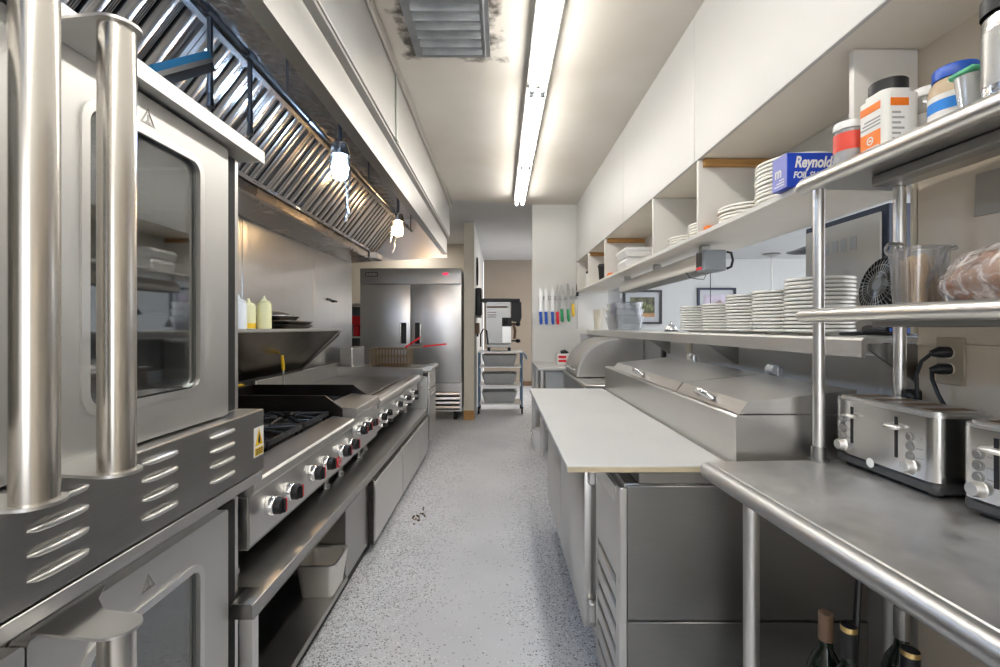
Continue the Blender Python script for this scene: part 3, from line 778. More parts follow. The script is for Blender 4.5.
# charbroiler with high sooty side walls
t = thing('charbroiler', 'charbroiler with high sooty side walls, between range and griddle', 'grill', (-1.2, 2.82, SZ + .001))
y0, y1 = 2.56, 3.07
b = MB(); b.box((-1.62, RXF - .01), (y0, y1), (.585, .80), .003)
b.build('body', STD, t)
for y in (y0 + .001, y1 - .014):
    b = MB(); b.prism([(-1.62, .80), (-.86, .80), (-.86, .855), (-.955, .925), (-1.62, .925)], 'y', y, y + .013)
    b.build('side_wall', SOOT, t)
MB().box((-1.625, -1.60), (y0, y1), (.80, .925), .002).build('back_wall', SOOT, t)
b = MB(); b.prism([(-.965, .87), (RXF + .01, .853), (RXF + .016, .845), (RXF + .016, .815), (RXF, .80), (-.965, .80)], 'y', y0 + .016, y1 - .016)
b.build('front_ledge', ST, t)
b = MB()
for i in range(14): b.cyl((-1.59, y0 + .035 + i * .034, .858), (-.98, y0 + .035 + i * .034, .845), .007, n=8)
for x in (-1.5, -1.28, -1.05): b.cyl((x, y0 + .02, .842), (x, y1 - .02, .842), .006, n=8)
b.build('grill_grate', IRON, t)
MB().prism([(RXF - .011, .60), (RXF - .002, .60), (RXF - .002, .80), (RXF - .011, .80)], 'y', y0 + .002, y1 - .002).build('control_panel', ST, t)
for y in (2.635, 2.73, 2.86): knob(t, y, .722, RXF - .002, .026)
for x in (-1.5, -.90):
    for y in (y0 + .08, y1 - .08):
        MB().cyl((x, y, SZ + .001), (x, y, SZ + .02), .022, n=16).cyl((x, y, SZ + .02), (x, y, .586), .014, n=16).build('leg', STB, t)

# griddle
t = thing('griddle', 'wide flat griddle with steel splash walls and chrome knobs', 'griddle', (-1.2, 3.88, SZ + .001))
y0, y1 = 3.09, 4.66
b = MB(); b.box((-1.62, RXF - .04), (y0, y1), (.585, .79), .003)
b.build('body', STD, t)
MB().box((-1.60, -.93), (y0 + .016, y1 - .016), (.79, .815), .003).build('plate', GRID, t)
MB().box((-.928, -.885), (y0 + .016, y1 - .016), (.788, .797), .001).build('grease_gutter', GREASE, t)
b = MB(); b.prism([(-.885, .79), (-.885, .822), (-.86, .83)] + [(-.815 + .036 * math.sin(a), .794 + .036 * math.cos(a)) for a in [i * PI / 7 for i in range(8)]] + [(-.84, .755), (-.84, .79)], 'y', y0, y1)
b.build('front_ledge', ST, t)
for y in (y0, y1 - .014):
    b = MB(); b.prism([(-1.62, .79), (-.886, .79), (-.886, .842), (-1.12, .905), (-1.62, .905)], 'y', y, y + .013)
    b.build('splash_wall', ST, t)
b = MB(); b.box((-1.635, -1.605), (y0, y1), (.79, .945), .003); b.build('back_splash', STD, t)
MB().box((-.842, -.82), (y0 + .002, y1 - .002), (.60, .754), .002).build('control_panel', ST, t)
for y in (3.17, 3.33, 3.68, 4.02, 4.36):
    knob(t, y, .695, -.82, .024, False); knob(t, y + .02, .635, -.82, .014, False)
for x in (-1.5, -.92):
    for y in (y0 + .10, y1 - .10):
        MB().cyl((x, y, SZ + .001), (x, y, SZ + .02), .022, n=16).cyl((x, y, SZ + .02), (x, y, .586), .014, n=16).build('leg', STB, t)

single('yellow_handle', MB().tube([(-1.612, 2.79, .937), (-1.612, 2.86, .940), (-1.612, 2.95, .936)], [.008, .011, .008], 10), YELLOW, 'yellow utensil handle lying on the charbroiler back wall', 'utensil')
t = thing('scraper', 'yellow handled scraper leaning against the sloped apron', 'scraper', (-1.50, 3.27, .816))
MB().prism([(3.225, .817), (3.315, .817), (3.30, .90), (3.24, .90)], 'x', -1.505, -1.502).build('blade', STB, t)
MB().tube([(-1.504, 3.27, .895), (-1.506, 3.265, 1.0)], .006, 8).build('shaft', STB, t)
MB().tube([(-1.506, 3.265, 1.0), (-1.508, 3.262, 1.05), (-1.51, 3.258, 1.105)], [.011, .013, .010], 10).build('grip', YELLOW, t)
# overshelf with a sloped apron
t = thing('wall_shelf', 'stainless wall shelf with angled apron behind the range', 'shelf', (-1.5, 2.8, .93))
b = MB(); b.prism([(WX + .002, 1.268), (-1.355, 1.268), (-1.35, 1.273), (-1.35, 1.288), (WX + .002, 1.288)], 'y', 1.2, 4.0)
b.build('shelf_top', STB, t)
b = MB(); b.prism([(-1.362, 1.267), (-1.375, 1.267), (WX + .003, .96), (WX + .003, .945)], 'y', 1.2, 3.995)
b.build('apron', steel('brown_apron_steel', (.30, .26, .20), .22, smear=.55), t)  # blotchy brown in the steel colour stands in for a reflection
b = MB(); b.prism([(-1.356, 1.267), (-1.378, 1.24), (WX + .003, .95), (WX + .003, .925), (-1.372, 1.225)], 'y', 3.996, 4.004)
b.build('end_bracket', STD, t)
SHZ = 1.289
# things on that shelf
def squeeze(name, x, y, r, h, mat, fill, label):
    t = thing(name, label, 'bottle', (x, y, SHZ), 'squeeze bottles on the wall shelf')
    MB().lathe((x, y, SHZ), [(0, 0), (r * .95, 0), (r, .006), (r, h * .70), (r * .96, h * .75), (r * .80, h * .78), (0, h * .78)], 24).build('bottle_body', mat, t)
    MB().lathe((x, y, SHZ), [(r * .86, h * .775), (r * .86, h * .82), (r * .5, h * .84), (r * .22, h * .90), (r * .10, h), (0, h)], 20).build('nozzle_cap', mat, t)
    if fill:
        MB().lathe((x, y, SHZ), [(r * 1.004, .004), (r * 1.006, h * .18), (r * .99, h * .182)], 24).build('sauce', fill, t)
squeeze('squeeze_bottle', -1.515, 2.83, .042, .185, CREAM, MUST, 'squeeze bottle with orange mustard showing at its base')
squeeze('squeeze_bottle', -1.455, 2.90, .042, .205, CREAM, None, 'pale yellow squeeze bottle, the tallest on the shelf')
squeeze('squeeze_bottle', -1.60, 2.86, .045, .215, MILKY, None, 'milky white squeeze bottle against the stainless wall')
squeeze('squeeze_bottle', -1.52, 2.73, .045, .20, MILKY, None, 'milky white squeeze bottle beside the oven edge')
GP = 'pans stacked on the wall shelf'
def flat_pan(x, y, z, w, d, h, mat, label, rz=0):
    b = pan_mesh(0, 0, 0, w, d, h, taper=.012, rim=.012); o = single('baking_pan', b, mat, label, 'pan', GP)
    o.location = (x, y, z); o.rotation_euler = (0, 0, rz); return o
flat_pan(-1.53, 3.24, SHZ, .30, .42, .026, SOOT, 'dark baking pan at the bottom of the shelf stack')
flat_pan(-1.53, 3.25, SHZ + .027, .30, .42, .026, STD, 'steel edged baking pan, second from the stack bottom')
flat_pan(-1.55, 3.20, SHZ + .054, .23, .30, .030, SOOT, 'black pan upon the baking pans, under a steel lid')
b = MB(); b.lathe((-1.56, 3.20, SHZ + .085), [(.125, 0), (.125, .006), (.10, .022), (.06, .034), (0, .036)], 32)
single('pan_lid', b, STB, 'round shiny steel lid on top of the pan stack', 'lid')

# fryer
t = thing('deep_fryer', 'stainless deep fryer at the far end of the cooking line', 'fryer', (-1.15, 4.99, 0))
y0, y1 = 4.765, 5.20
b = MB(); b.box((-1.50, -.735), (y0, y1), (.10, .80), .003); b.box((-1.62, -1.50), (y0, y1), (.10, 1.09), .003)
b.build('body', ST, t)
b = MB(); b.box((-1.50, -1.36), (y0, y1), (.80, .885), .003).box((-.96, -.78), (y0, y1), (.80, .885), .003)
b.box((-1.36, -.96), (y0, y0 + .05), (.80, .885), .002).box((-1.36, -.96), (y1 - .05, y1), (.80, .885), .002)
b.build('top_deck', ST, t)
b = MB(); b.prism([(-.80, .885), (-.72, .905), (-.69, .900), (-.68, .885), (-.69, .865), (-.735, .85), (-.80, .85)], 'y', y0, y1)
b.build('drain_lip', STB, t)
d = MB().box((-.734, -.712), (y0 + .01, y1 - .01), (.13, .66), .004).build('door', ST, t)
MB().box((-.712, -.70), (y0 + .05, y1 - .05), (.60, .615), .003).build('door_handle', STB, d)
MB().box((-.734, -.715), (y0 + .01, y1 - .01), (.67, .845), .003).build('control_panel', STW, t)
MB().box((-1.355, -.965), (y0 + .055, y1 - .055), (.84, .85), 0).build('oil', GREASE, t)
for x in (-1.5, -.82):
    for y in (y0 + .06, y1 - .06): MB().cyl((x, y, 0), (x, y, .10), .022, n=12).build('leg', BLACK, t)
def basket(yc, label, hx, hz, hyc, dz, g):
    t = thing('fry_basket', label, 'basket', (-1.16, yc, .90 + dz), 'wire baskets on the fryer')
    b = MB(); x0, x1, w, z0, z1 = -1.345, -.955, .080, .90 + dz, 1.072 + dz
    for z, s in ((z1, 0), ((z0 + z1) / 2, .006), (z0, .012)):
        b.tube([(x0 + s, yc - w + s, z), (x1 - s, yc - w + s, z), (x1 - s, yc + w - s, z), (x0 + s, yc + w - s, z)], .0035 if s == 0 else .002, 6, True)
    for i in range(13):
        x = x0 + (x1 - x0) * i / 12
        b.tube([(x, yc - w, z1), (x, yc - w + .012, z0), (x, yc + w - .012, z0), (x, yc + w, z1)], .0026, 5)
    for i in range(1, 6):
        y = yc - w + 2 * w * i / 6
        b.tube([(x0, y, z1), (x0 + .012, y, z0), (x1 - .012, y, z0), (x1, y, z1)], .0026, 5)
    for z in (z0 + .03, z0 + .06, z0 + .10): b.tube([(x0, yc - w, z), (x1, yc - w, z), (x1, yc + w, z), (x0, yc + w, z)], .0014, 5, True)
    b.build('wire_basket', steel('greasy_basket_wire', (.36, .27, .17), .35), t)
    P0 = Vector((x1 - .05, yc, z1 + .002)); P1 = Vector((hx, hyc, hz)); d = P1 - P0
    b = MB()
    for q in (-.022, .022): b.tube([P0 + Vector((0, q, 0)), P0 + d * g + Vector((0, q * .8, 0))], .005, 8)
    b.build('handle_wire', steel('basket_handle_wire', (.5, .45, .38), .3), t)
    b = MB()
    k = P0 + d * g
    b.tube([k + Vector((0, -.018, 0)), P0 + d * .95 + Vector((0, -.014, 0)), P1 + Vector((0, -.006, 0)), P1 + Vector((0, .006, 0)), P0 + d * .95 + Vector((0, .014, 0)), k + Vector((0, .018, 0))], .0085, 8)
    b.build('handle', RED, t)
basket(4.895, 'fry basket with red handle tilted steeply up', -.835, 1.19, 4.90, .0, .12)
basket(5.07, 'fry basket with red handle reaching low toward the aisle', -.58, 1.115, 5.06, .0, .42)

# ------------------------------------------------------------------ refrigerator
FX0, FX1, FY = -1.94, -.53, 6.50
t = thing('refrigerator', 'tall two door stainless refrigerator at the end of the aisle', 'refrigerator', ((FX0 + FX1) / 2, FY + .4, 0))
MB().box((FX0, FX1), (FY + .06, FY + .80), (.14, 2.10), .006).build('body', ST, t)
b = MB(); b.box((FX0, FX1), (FY + .01, FY + .058), (1.895, 2.115), .006)
tp = b.build('top_panel', STD, t)
MB().box((FX1 - .26, FX1 - .19), (FY + .004, FY + .0095), (2.02, 2.05), .001).build('display', REDLED, tp)
lp = MB().box((FX0 + .075, FX0 + .245), (FY + .005, FY + .0095), (2.0, 2.055), .002).build('name_plate', BLACK, tp)
b = MB()
for k in range(4): b.ring_plate([(FX0 + .088 + k * .038, 2.012), (FX0 + .118 + k * .038, 2.012), (FX0 + .118 + k * .038, 2.043), (FX0 + .088 + k * .038, 2.043)], [(FX0 + .096 + k * .038, 2.019), (FX0 + .111 + k * .038, 2.019), (FX0 + .111 + k * .038, 2.035), (FX0 + .096 + k * .038, 2.035)], 'y', FY + .0042, FY + .0049)
b.build('plate_marks', LABELW, tp)
for s_ in (0, 1):
    x0 = FX0 + .004 + s_ * (FX1 - FX0) / 2; x1 = x0 + (FX1 - FX0) / 2 - .008
    d = MB().box((x0, x1), (FY, FY + .056), (.53, 1.885), .008, seg=2).build('door', STFRI, t)
    hx = x1 - .09 if s_ == 0 else x0 + .09
    sg = -1 if s_ == 0 else 1
    MB().box((hx - .035, hx + .035), (FY - .004, FY - .0005), (1.07, 1.36), .002).build('handle_recess', BLACK, d)
    MB().tube([(hx + sg * .045, FY - .001, 1.355), (hx + sg * .045, FY - .03, 1.345), (hx + sg * .045, FY - .034, 1.215), (hx + sg * .045, FY - .03, 1.085), (hx + sg * .045, FY - .001, 1.075)], .014, 10).build('handle', CHROME, d)
b = MB(); b.ring_plate([(FX0, .13), (FX1, .13), (FX1, .52), (FX0, .52)], [(FX0 + .03, .15), (FX1 - .03, .15), (FX1 - .03, .40), (FX0 + .03, .40)], 'y', FY + .02, FY + .05)
for k in range(4):
    b.box((FX0 + .03, FX1 - .03), (FY + .012, FY + .05), (.165 + k * .062, .20 + k * .062), .004, RX(-.35))
b.build('grille', STB, t)
MB().box((FX0 + .03, FX1 - .03), (FY + .052, FY + .058), (.14, .50), 0).build('grille_backing', DARK, t)
for x in (FX0 + .10, FX1 - .10):
    for y in (FY + .12, FY + .70):
        MB().cyl((x - .02, y, .055), (x + .02, y, .055), .055, n=20).box((x - .03, x + .03), (y - .03, y + .03), (.10, .139), .004).build('caster', RUBBER, t)

# shelf unit in the gap beside the refrigerator
t = thing('alcove_shelf', 'white shelf unit in the gap beside the refrigerator', 'shelf', (-2.2, 6.9, 0))
b = MB()
for z in (.4, .85, 1.14, 1.62): b.box((-2.42, -1.98), (6.75, 7.15), (z, z + .025), .002)
for x in (-2.45, -1.97): b.box((x, x + .022), (6.75, 7.15), (0, 1.66), .002)
b.build('frame', WHITEP, t)
MB().box((-2.42, -1.98), (7.13, 7.15), (.43, 1.61), .001).build('back_panel', GREYB, t)
b = MB(); b.box((-2.16, -2.02), (6.80, 6.95), (1.34, 1.46), .006).lathe((-2.09, 6.87, 1.166), [(.05, 0), (.05, .17), (0, .172)], 16)
single('red_container', b, RED, 'red container on the shelf beside the refrigerator', 'container')
b = MB(); b.lathe((-2.07, 6.86, .876), [(.0, 0), (.07, 0), (.08, .03), (.08, .09), (0, .10)], 24); single('black_pot', b, BLACK, 'black pot low on the shelf beside the refrigerator', 'pot')

# ------------------------------------------------------------------ corridor: cart, machine, dispenser, frame
CX0, CX1, CY0, CY1 = -.33, .34, 7.0, 7.50
t = thing('utility_cart', 'blue grey utility cart holding three grey tubs', 'cart', (0, 7.25, 0))
for z in (.16, .435, .71):
    MB().box((CX0 + .02, CX1 - .02), (CY0 + .01, CY1 - .01), (z - .02, z), .003).build('shelf', STB, t)
MB().box((CX0, CX1), (CY0, CY1), (.915, .94), .006).build('top_shelf', STB, t)
for x in (CX0 + .012, CX1 - .012):
    for y in (CY0 + .012, CY1 - .012):
        MB().cyl((x, y, .10), (x, y, .914), .013, n=12).build('post', CARTB, t)
        MB().cyl((x - .012, y, .045), (x + .012, y, .045), .045, n=16).box((x - .018, x + .018), (y - .015, y + .015), (.08, .11), .002).build('caster', RUBBER, t)
MB().tube([(CX1 - .005, CY0 + .02, .90), (CX1 + .05, CY0 + .02, .88), (CX1 + .06, CY0 + .02, .82), (CX1 + .06, CY1 - .02, .82), (CX1 + .05, CY1 - .02, .88), (CX1 - .005, CY1 - .02, .90)], .010, 8).build('push_handle', CARTB, t)
for z, w in ((.162, 'on the bottom shelf of the cart'), (.437, 'on the middle shelf of the cart'), (.712, 'on the upper shelf of the cart')):
    b = pan_mesh(-.01, 7.22, z, .50, .38, .165, taper=.03, rim=.014)
    single('bus_tub', b, TUB, 'grey plastic tub ' + w, 'tub', 'grey tubs on the cart')
MZ = .942
t = thing('coffee_machine', 'stainless coffee machine with black hood standing on the cart', 'coffee machine', (.03, 7.25, MZ))
MB().box((-.22, .17), (7.06, 7.42), (MZ + .10, MZ + .72), .01).build('body', STD, t)
MB().box((-.27, .30), (7.03, 7.45), (MZ + .735, MZ + .785), .008).build('top_plate', BLACK, t)
MB().box((-.20, .16), (7.052, 7.40), (MZ + .705, MZ + .735), .003).build('neck', STD, t)
b = MB(); b.prism([(.18, MZ + .45), (.30, MZ + .42), (.325, MZ + .50), (.32, MZ + .734), (.18, MZ + .734)], 'y', 7.05, 7.38); b.build('bean_hopper', BLACK, t)
b = MB()
for k in range(3): b.box((-.19, -.06), (7.055, 7.06), (MZ + .50 + k * .035, MZ + .512 + k * .035), .001)
b.box((-.20, .11), (7.053, 7.06), (MZ + .645, MZ + .672), .002); b.build('vent_slots', BROWN, t)
MB().box((.03, .175), (7.045, 7.06), (MZ + .37, MZ + .50), .004).cyl((.08, 7.04, MZ + .40), (.08, 7.04, MZ + .47), .03, n=14).build('brew_head', BLACK, t)
MB().box((.032, .168), (7.05, 7.06), (MZ + .12, MZ + .365), .003).build('front_plate', STB, t)
for zz in (.40, .15):
    MB().cyl((.17, 7.10, MZ + zz), (.24, 7.08, MZ + zz), .012, n=10).ball((.27, 7.08, MZ + zz), .04, (1, 1, .8)).build('side_knob', BLACK, t)
MB().tube([(.20, 7.10, MZ + .42), (.23, 7.08, MZ + .30), (.22, 7.09, MZ + .18)], .02, 10).build('steam_pipe', BROWN, t)
MB().box((-.19, .16), (7.08, 7.40), (MZ + .05, MZ + .098), .004).build('drip_tray', STD, t)
MB().tube([(-.29, 7.05, MZ + .06), (-.29, 7.05, MZ + .25), (-.25, 7.05, MZ + .33), (-.20, 7.05, MZ + .30), (-.18, 7.05, MZ + .10)], .012, 8).build('hose', BLACK, t)
for x in (-.17, .14):
    for y in (7.11, 7.37): MB().cyl((x, y, MZ), (x, y, MZ + .055), .022, n=12).build('foot', BLACK, t)

t = thing('towel_dispenser', 'black towel dispenser mounted on the corridor partition', 'dispenser', (-.33, 7.1, 1.44))
MB().box((-.364, -.275), (6.95, 7.25), (1.47, 1.88), .02, seg=3).build('casing', BLACK, t)
MB().box((-.35, -.282), (6.98, 7.22), (1.44, 1.468), .004).build('mouth', GREYB, t)
t = thing('wall_clock_frame', 'dark oval framed mirror high on the corridor partition', 'mirror', (-.36, 7.5, 2.0))
MB().lathe((-.364, 7.3, 2.16), [(0, 0), (.14, 0), (.15, .01), (.14, .025), (.115, .025), (.11, .012), (0, .012)], 32, 'x', sx=.9, sy=1.5).build('frame', BLACK, t)
t.name = 'oval_mirror'
OFF['oval_mirror'] = Vector((-.36, 7.5, 2.0))
t = thing('wall_dispenser', 'small dark dispenser low on the corridor partition', 'dispenser', (-.33, 6.95, 1.18))
MB().box((-.364, -.30), (6.85, 6.98), (1.20, 1.36), .01, seg=2).build('casing', BROWN, t)
MB().cyl((-.33, 6.91, 1.16), (-.33, 6.91, 1.20), .015, n=12).build('spout', BLACK, t)

# ------------------------------------------------------------------ knife wall
t = thing('magnetic_strip', 'steel magnetic knife strip on the white wall', 'knife rack', (.67, 5.41, 1.60))
MB().box((.50, .90), (5.404, 5.419), (1.62, 1.655), .003).build('bar', STD, t)
KN = [(.468 + .0, BLUE, .30, .04, 'blue handled knife with the widest blade'), (.530, BLUE, .30, .035, 'blue handled knife, middle one of the blue three'), (.605, BLUE, .30, .034, 'blue handled knife beside the red one'),
      (.662, RED, .32, .022, 'red handled narrow knife on the magnetic strip'), (.712, GREEN, .29, .036, 'green handled knife beside the red one'), (.785, GREEN, .31, .04, 'green handled knife beside the yellow one'),
      (.840, YELLOW, .20, .02, 'yellow handled short knife on the magnetic strip')]
KG = 'coloured knives on the magnetic strip'
for x, hm, bl, w, lab in KN:
    zt = 1.60 + .10 if hm is not YELLOW else 1.66
    zh = zt - bl + .0
    zh = 1.47 if hm in (BLUE, RED) else (1.50 if hm is GREEN else 1.56)
    zt = zh + (bl if hm is not BLUE else .27)
    t = thing('kitchen_knife', lab, 'knife', (x, 5.39, zh - .14), KG)
    b = MB(); b.prism([(x - w * .5, zh), (x + w * .5, zh - .005), (x + w * .45, zh + (zt - zh) * .7), (x - w * .05, zt), (x - w * .5, zt - .02)] if hm is not BLUE else [(x - w * .5, zh), (x + w * .5, zh - .005), (x + w * .5, zt - .03), (x + w * .1, zt), (x - w * .5, zt)], 'y', 5.4005, 5.4035)
    b.build('blade', STB if hm is BLUE else STD, t)
    b = MB(); b.tube([(x - w * .1, 5.400, zh + .005), (x, 5.398, zh - .05), (x + .002, 5.398, zh - .10), (x + .005, 5.40, zh - .14)], [.018, .016, .018, .013], 10)
    b.build('handle', hm, t)
t = thing('honing_steel', 'black handled honing steel at the end of the strip', 'honing steel', (.885, 5.40, 1.30))
MB().cyl((.888, 5.398, 1.28), (.888, 5.398, 1.66), .006, n=10).build('rod', STD, t)
MB().tube([(.888, 5.396, 1.66), (.889, 5.396, 1.72), (.889, 5.396, 1.79)], [.013, .016, .012], 12).cyl((.888, 5.396, 1.655), (.888, 5.396, 1.668), .02, n=14).build('handle', BLACK, t)
b = MB(); b.box((.93, 1.08), (5.412, 5.418), (1.02, 1.22), 0)
single('paper_notice', b, MATG, 'grey paper notice on the wall below the knives', 'paper')

# work table under the knives
t = thing('work_table', 'white topped work table under the knives', 'table', (.7, 4.85, 0))
MB().box((.37, 1.20), (4.66, 5.41), (.868, .90), .006).build('top', BOARDM, t)
MB().box((.45, 1.18), (4.72, 5.30), (.40, .865), .003).build('cabinet_body', STD, t)
for x0 in (.46, .66, .86):
    MB().box((x0, x0 + .18), (4.70, 4.719), (.41, .85), .004).build('door', TUB, t)
for x in (.42, 1.15):
    for y in (4.72, 5.36): MB().box((x - .015, x + .015), (y - .015, y + .015), (0, .866), .002).build('leg', STB, t)
t = thing('plastic_pail', 'small white pail standing on the floor under the work table', 'pail', (.43, 5.0, 0))
MB().lathe((.43, 5.0, 0), [(0, 0), (.075, 0), (.095, .20), (.10, .205), (.10, .215), (.09, .215), (.07, .006), (0, .006)], 28).build('bucket', WHITEP, t)
MB().tube([(.43 + .10 * math.cos(a), 5.0 - .10 * abs(math.sin(a)) * .6 - .01, .205 + .0 - .06 * math.sin(a)) for a in [i * PI / 8 for i in range(9)]], .003, 6).build('bail', CHROME, t)
t = thing('food_carton', 'white carton with red print and black scoop on the work table', 'carton', (.70, 4.95, .90))
MB().box((.60, .80), (4.90, 5.02), (.901, 1.02), .006).build('box', LABELW, t)
b = MB(); b.box((.61, .69), (4.897, 4.8995), (.935, .957), 0).box((.61, .69), (4.897, 4.8995), (.975, 1.0), 0).box((.71, .79), (4.897, 4.8995), (.95, .99), 0); b.build('red_print', RED, t)
MB().tube([(.64, 4.95, 1.032), (.68, 4.94, 1.042), (.72, 4.94, 1.03)], [.02, .022, .008], 10).build('scoop', BLACK, t)

# roll top unit
t = thing('roll_top_warmer', 'stainless roll top food warmer between prep table and knives', 'warmer', (.85, 4.05, 0))
b = MB(); b.box((.63, 1.18), (3.42, 4.60), (.12, .85), .004); b.build('body', STD, t)
b = MB(); b.box((.62, 1.20), (3.40, 4.62), (.851, .877), .004); b.build('deck', STB, t)
N = 14
arc = [(.98 - .34 * math.cos(i * PI / 2 / N), .885 + .32 * math.sin(i * PI / 2 / N)) for i in range(N + 1)]
b = MB(); b.prism(arc + [(1.19, 1.205), (1.19, .885)], 'y', 3.90, 4.60)
b.build('roll_lid', STHOOD, t)
arc2 = [(.98 - .345 * math.cos(i * PI / 2 / N), .884 + .326 * math.sin(i * PI / 2 / N)) for i in range(N + 1)]
arc3 = [(.98 - .325 * math.cos(i * PI / 2 / N), .884 + .306 * math.sin(i * PI / 2 / N)) for i in range(N + 1)]
b = MB(); b.prism(arc2 + arc3[::-1], 'y', 3.888, 3.8995); b.build('lid_rim', STB, t)
b = MB(); b.cyl((.66, 4.05, .93), (.62, 4.05, .94), .006, n=8).cyl((.66, 4.45, .93), (.62, 4.45, .94), .006, n=8).cyl((.62, 4.03, .94), (.62, 4.47, .94), .008, n=10); b.build('lid_handle', CHROME, t)
for x in (.68, 1.12):
    for y in (3.48, 4.54): MB().cyl((x, y, 0), (x, y, .12), .02, n=12).build('leg', STB, t)

# ------------------------------------------------------------------ sandwich prep table
PY0, PY1 = 1.352, 3.06
t = thing('prep_table', 'refrigerated stainless prep table beside the aisle', 'prep table', (.65, 2.2, 0))
b = MB(); b.box((.36, 1.06), (PY0 + .01, PY1), (.13, .846), .003); b.build('body', ST, t)
b = MB(); b.box((.40, 1.06), (PY0 + .004, PY1), (.847, .879), .002); b.build('rail', STD, t)
STSIDE = steel('shaded_side_steel', (.30, .295, .285), .42, smear=.12)  # steel colour darkened to imitate the dark surroundings it reflects
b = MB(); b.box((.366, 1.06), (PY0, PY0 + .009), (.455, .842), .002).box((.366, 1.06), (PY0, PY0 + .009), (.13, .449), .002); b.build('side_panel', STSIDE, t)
MB().box((.344, .365), (PY0 - .002, PY0 + .01), (.13, .836), .002).build('corner_post', STB, t)
g = MB()
g.box((.345, .36), (PY0 + .012, 1.69), (.56, .835), .002).box((.345, .36), (PY0 + .012, 1.40), (.13, .56), .001).box((.345, .36), (1.66, 1.69), (.13, .56), .001)
for k in range(6): g.box((.345, .360), (1.40, 1.66), (.135 + k * .07, .185 + k * .07), .004)
g.build('compressor_grille', ST, t)
MB().box((.34, .345), (PY0 + .04, 1.66), (.78, .83), .001).build('thermostat_plate', STB, t)
for y0, y1 in ((1.735, 2.40), (2.42, 3.05)):
    d = MB().box((.31, .357), (y0, y1), (.19, .85), .006, seg=2).build('door', ST, t)
    MB().box((.303, .3095), (y0 + .02, y1 - .02), (.82, .845), .002).build('door_pull', STB, d)
    for z in (.26, .76):
        MB().box((.322, .352), (y0 - .032, y0 - .001), (z - .035, z + .035), .004).build('hinge', STB, d)
for x in (.42, 1.0):
    for y in (PY0 + .09, PY1 - .09):
        MB().cyl((x - .015, y, .055), (x + .015, y, .055), .055, n=20).box((x - .03, x + .03), (y - .03, y + .03), (.10, .129), .004).build('caster', RUBBER, t)
b = MB(); b.prism([(.68, .881), (.678, 1.04), (.684, 1.046), (1.06, 1.046), (1.06, .881)], 'y', PY0, PY1 - .02); b.build('pan_rail', ST, t)
MB().box((.672, .679), (PY0, PY1 - .02), (.881, .895), .001).build('rail_bead', STB, t)
for y0, y1 in ((PY0 + .005, 1.835), (1.845, 2.86)):
    l = MB()
    l.prism([(.69, 1.048), (.715, 1.083), (1.03, 1.118), (1.03, 1.105), (.72, 1.070), (.705, 1.048)], 'y', y0, y1)
    l.prism([(.705, 1.049), (.72, 1.070), (1.03, 1.106), (1.03, 1.049)], 'y', y0, y0 + .006)
    l.prism([(.705, 1.049), (.72, 1.070), (1.03, 1.106), (1.03, 1.049)], 'y', y1 - .006, y1)
    lid = l.build('lid', STB if False else ST, t)
    ym = (y0 + y1) / 2
    MB().tube([(.700, ym - .05, 1.066), (.685, ym - .045, 1.078), (.678, ym - .02, 1.084), (.678, ym + .02, 1.084), (.685, ym + .045, 1.078), (.700, ym + .05, 1.066)], .011, 10).build('lid_handle', CHROME, lid)
for y in (1.78, 2.54):
    MB().box((1.034, 1.058), (y - .03, y + .03), (1.048, 1.15), .004).cyl((1.034, y - .025, 1.14), (1.034, y + .025, 1.14), .018, n=12).build('lid_hinge', GREYB if y < 2 else STB, t)
# cutting board
t = thing('cutting_board', 'long white cutting board along the prep table', 'cutting board', (.43, 2.2, .88))
MB().box((.193, .668), (PY0, PY1), (.881, .9), .003).build('slab', BOARDM, t)
MB().box((.195, .666), (PY0 - .0008, PY0 + .001), (.882, .897), 0).build('worn_edge', BEDGE, t)

# wall fittings behind the prep table
def outlet(name, x, y, z, mat, label):
    t = thing(name, label, 'outlet', (x, y, z - .06))
    MB().box((x - .006, x - .0005), (y - .037, y + .037), (z - .059, z + .059), .002).build('cover_plate', mat, t)
    b = MB()
    for dz in (-.02, .02): b.lathe((x - .0065, y, z + dz), [(0, -.0015), (.015, -.0015), (.0155, 0), (0, 0)], 16, 'x')
    b.build('sockets', TRIMC, t); return t
outlet('wall_outlet', 1.2195, 3.02, 1.145, TRIMC, 'cream wall outlet behind the prep table lids')
outlet('wall_outlet', 1.1295, 1.175, 1.215, PLATEO, 'brown wall outlet with two black plugs above the toasters')
b = MB(); b.box((1.19, 1.219), (3.44, 3.48), (.95, 1.204), .003); single('wall_channel', b, SOOT, 'dark vertical channel on the wall under the plate ledge', 'channel')
b = MB(); b.box((1.195, 1.218), (3.5, 5.3), (.95, 1.20), .003); single('steel_splash', b, STD, 'steel splash panel on the wall behind the roll top', 'wall panel')

# ------------------------------------------------------------------ pass ledge, plates, cubbies
t = thing('pass_ledge', 'long stainless pass ledge carrying the plate stacks', 'ledge', (1.17, 3.3, 1.2))
b = MB(); b.prism([(1.0, 1.215), (1.0, 1.262), (1.008, 1.27), (1.36, 1.27), (1.36, 1.255), (1.02, 1.255), (1.012, 1.25), (1.012, 1.215)], 'y', 1.300, 5.41)
b.build('ledge_top', STW, t)
b = MB()
for y in (1.305, 2.4, 3.36, 5.38):
    MB().prism([(1.03, 1.253), (1.218, 1.253), (1.218, 1.11), (1.205, 1.11), (1.03, 1.235)], 'y', y, y + .012).build('bracket', STD, t)
LZ = 1.2715
pp = [(0, .003), (.055, .003), (.060, 0), (.068, 0), (.072, .004), (.095, .008), (.121, .0115), (.1245, .0135), (.125, .018), (.1235, .0208), (.118, .0208), (.092, .0125), (.070, .0075), (0, .0065)]
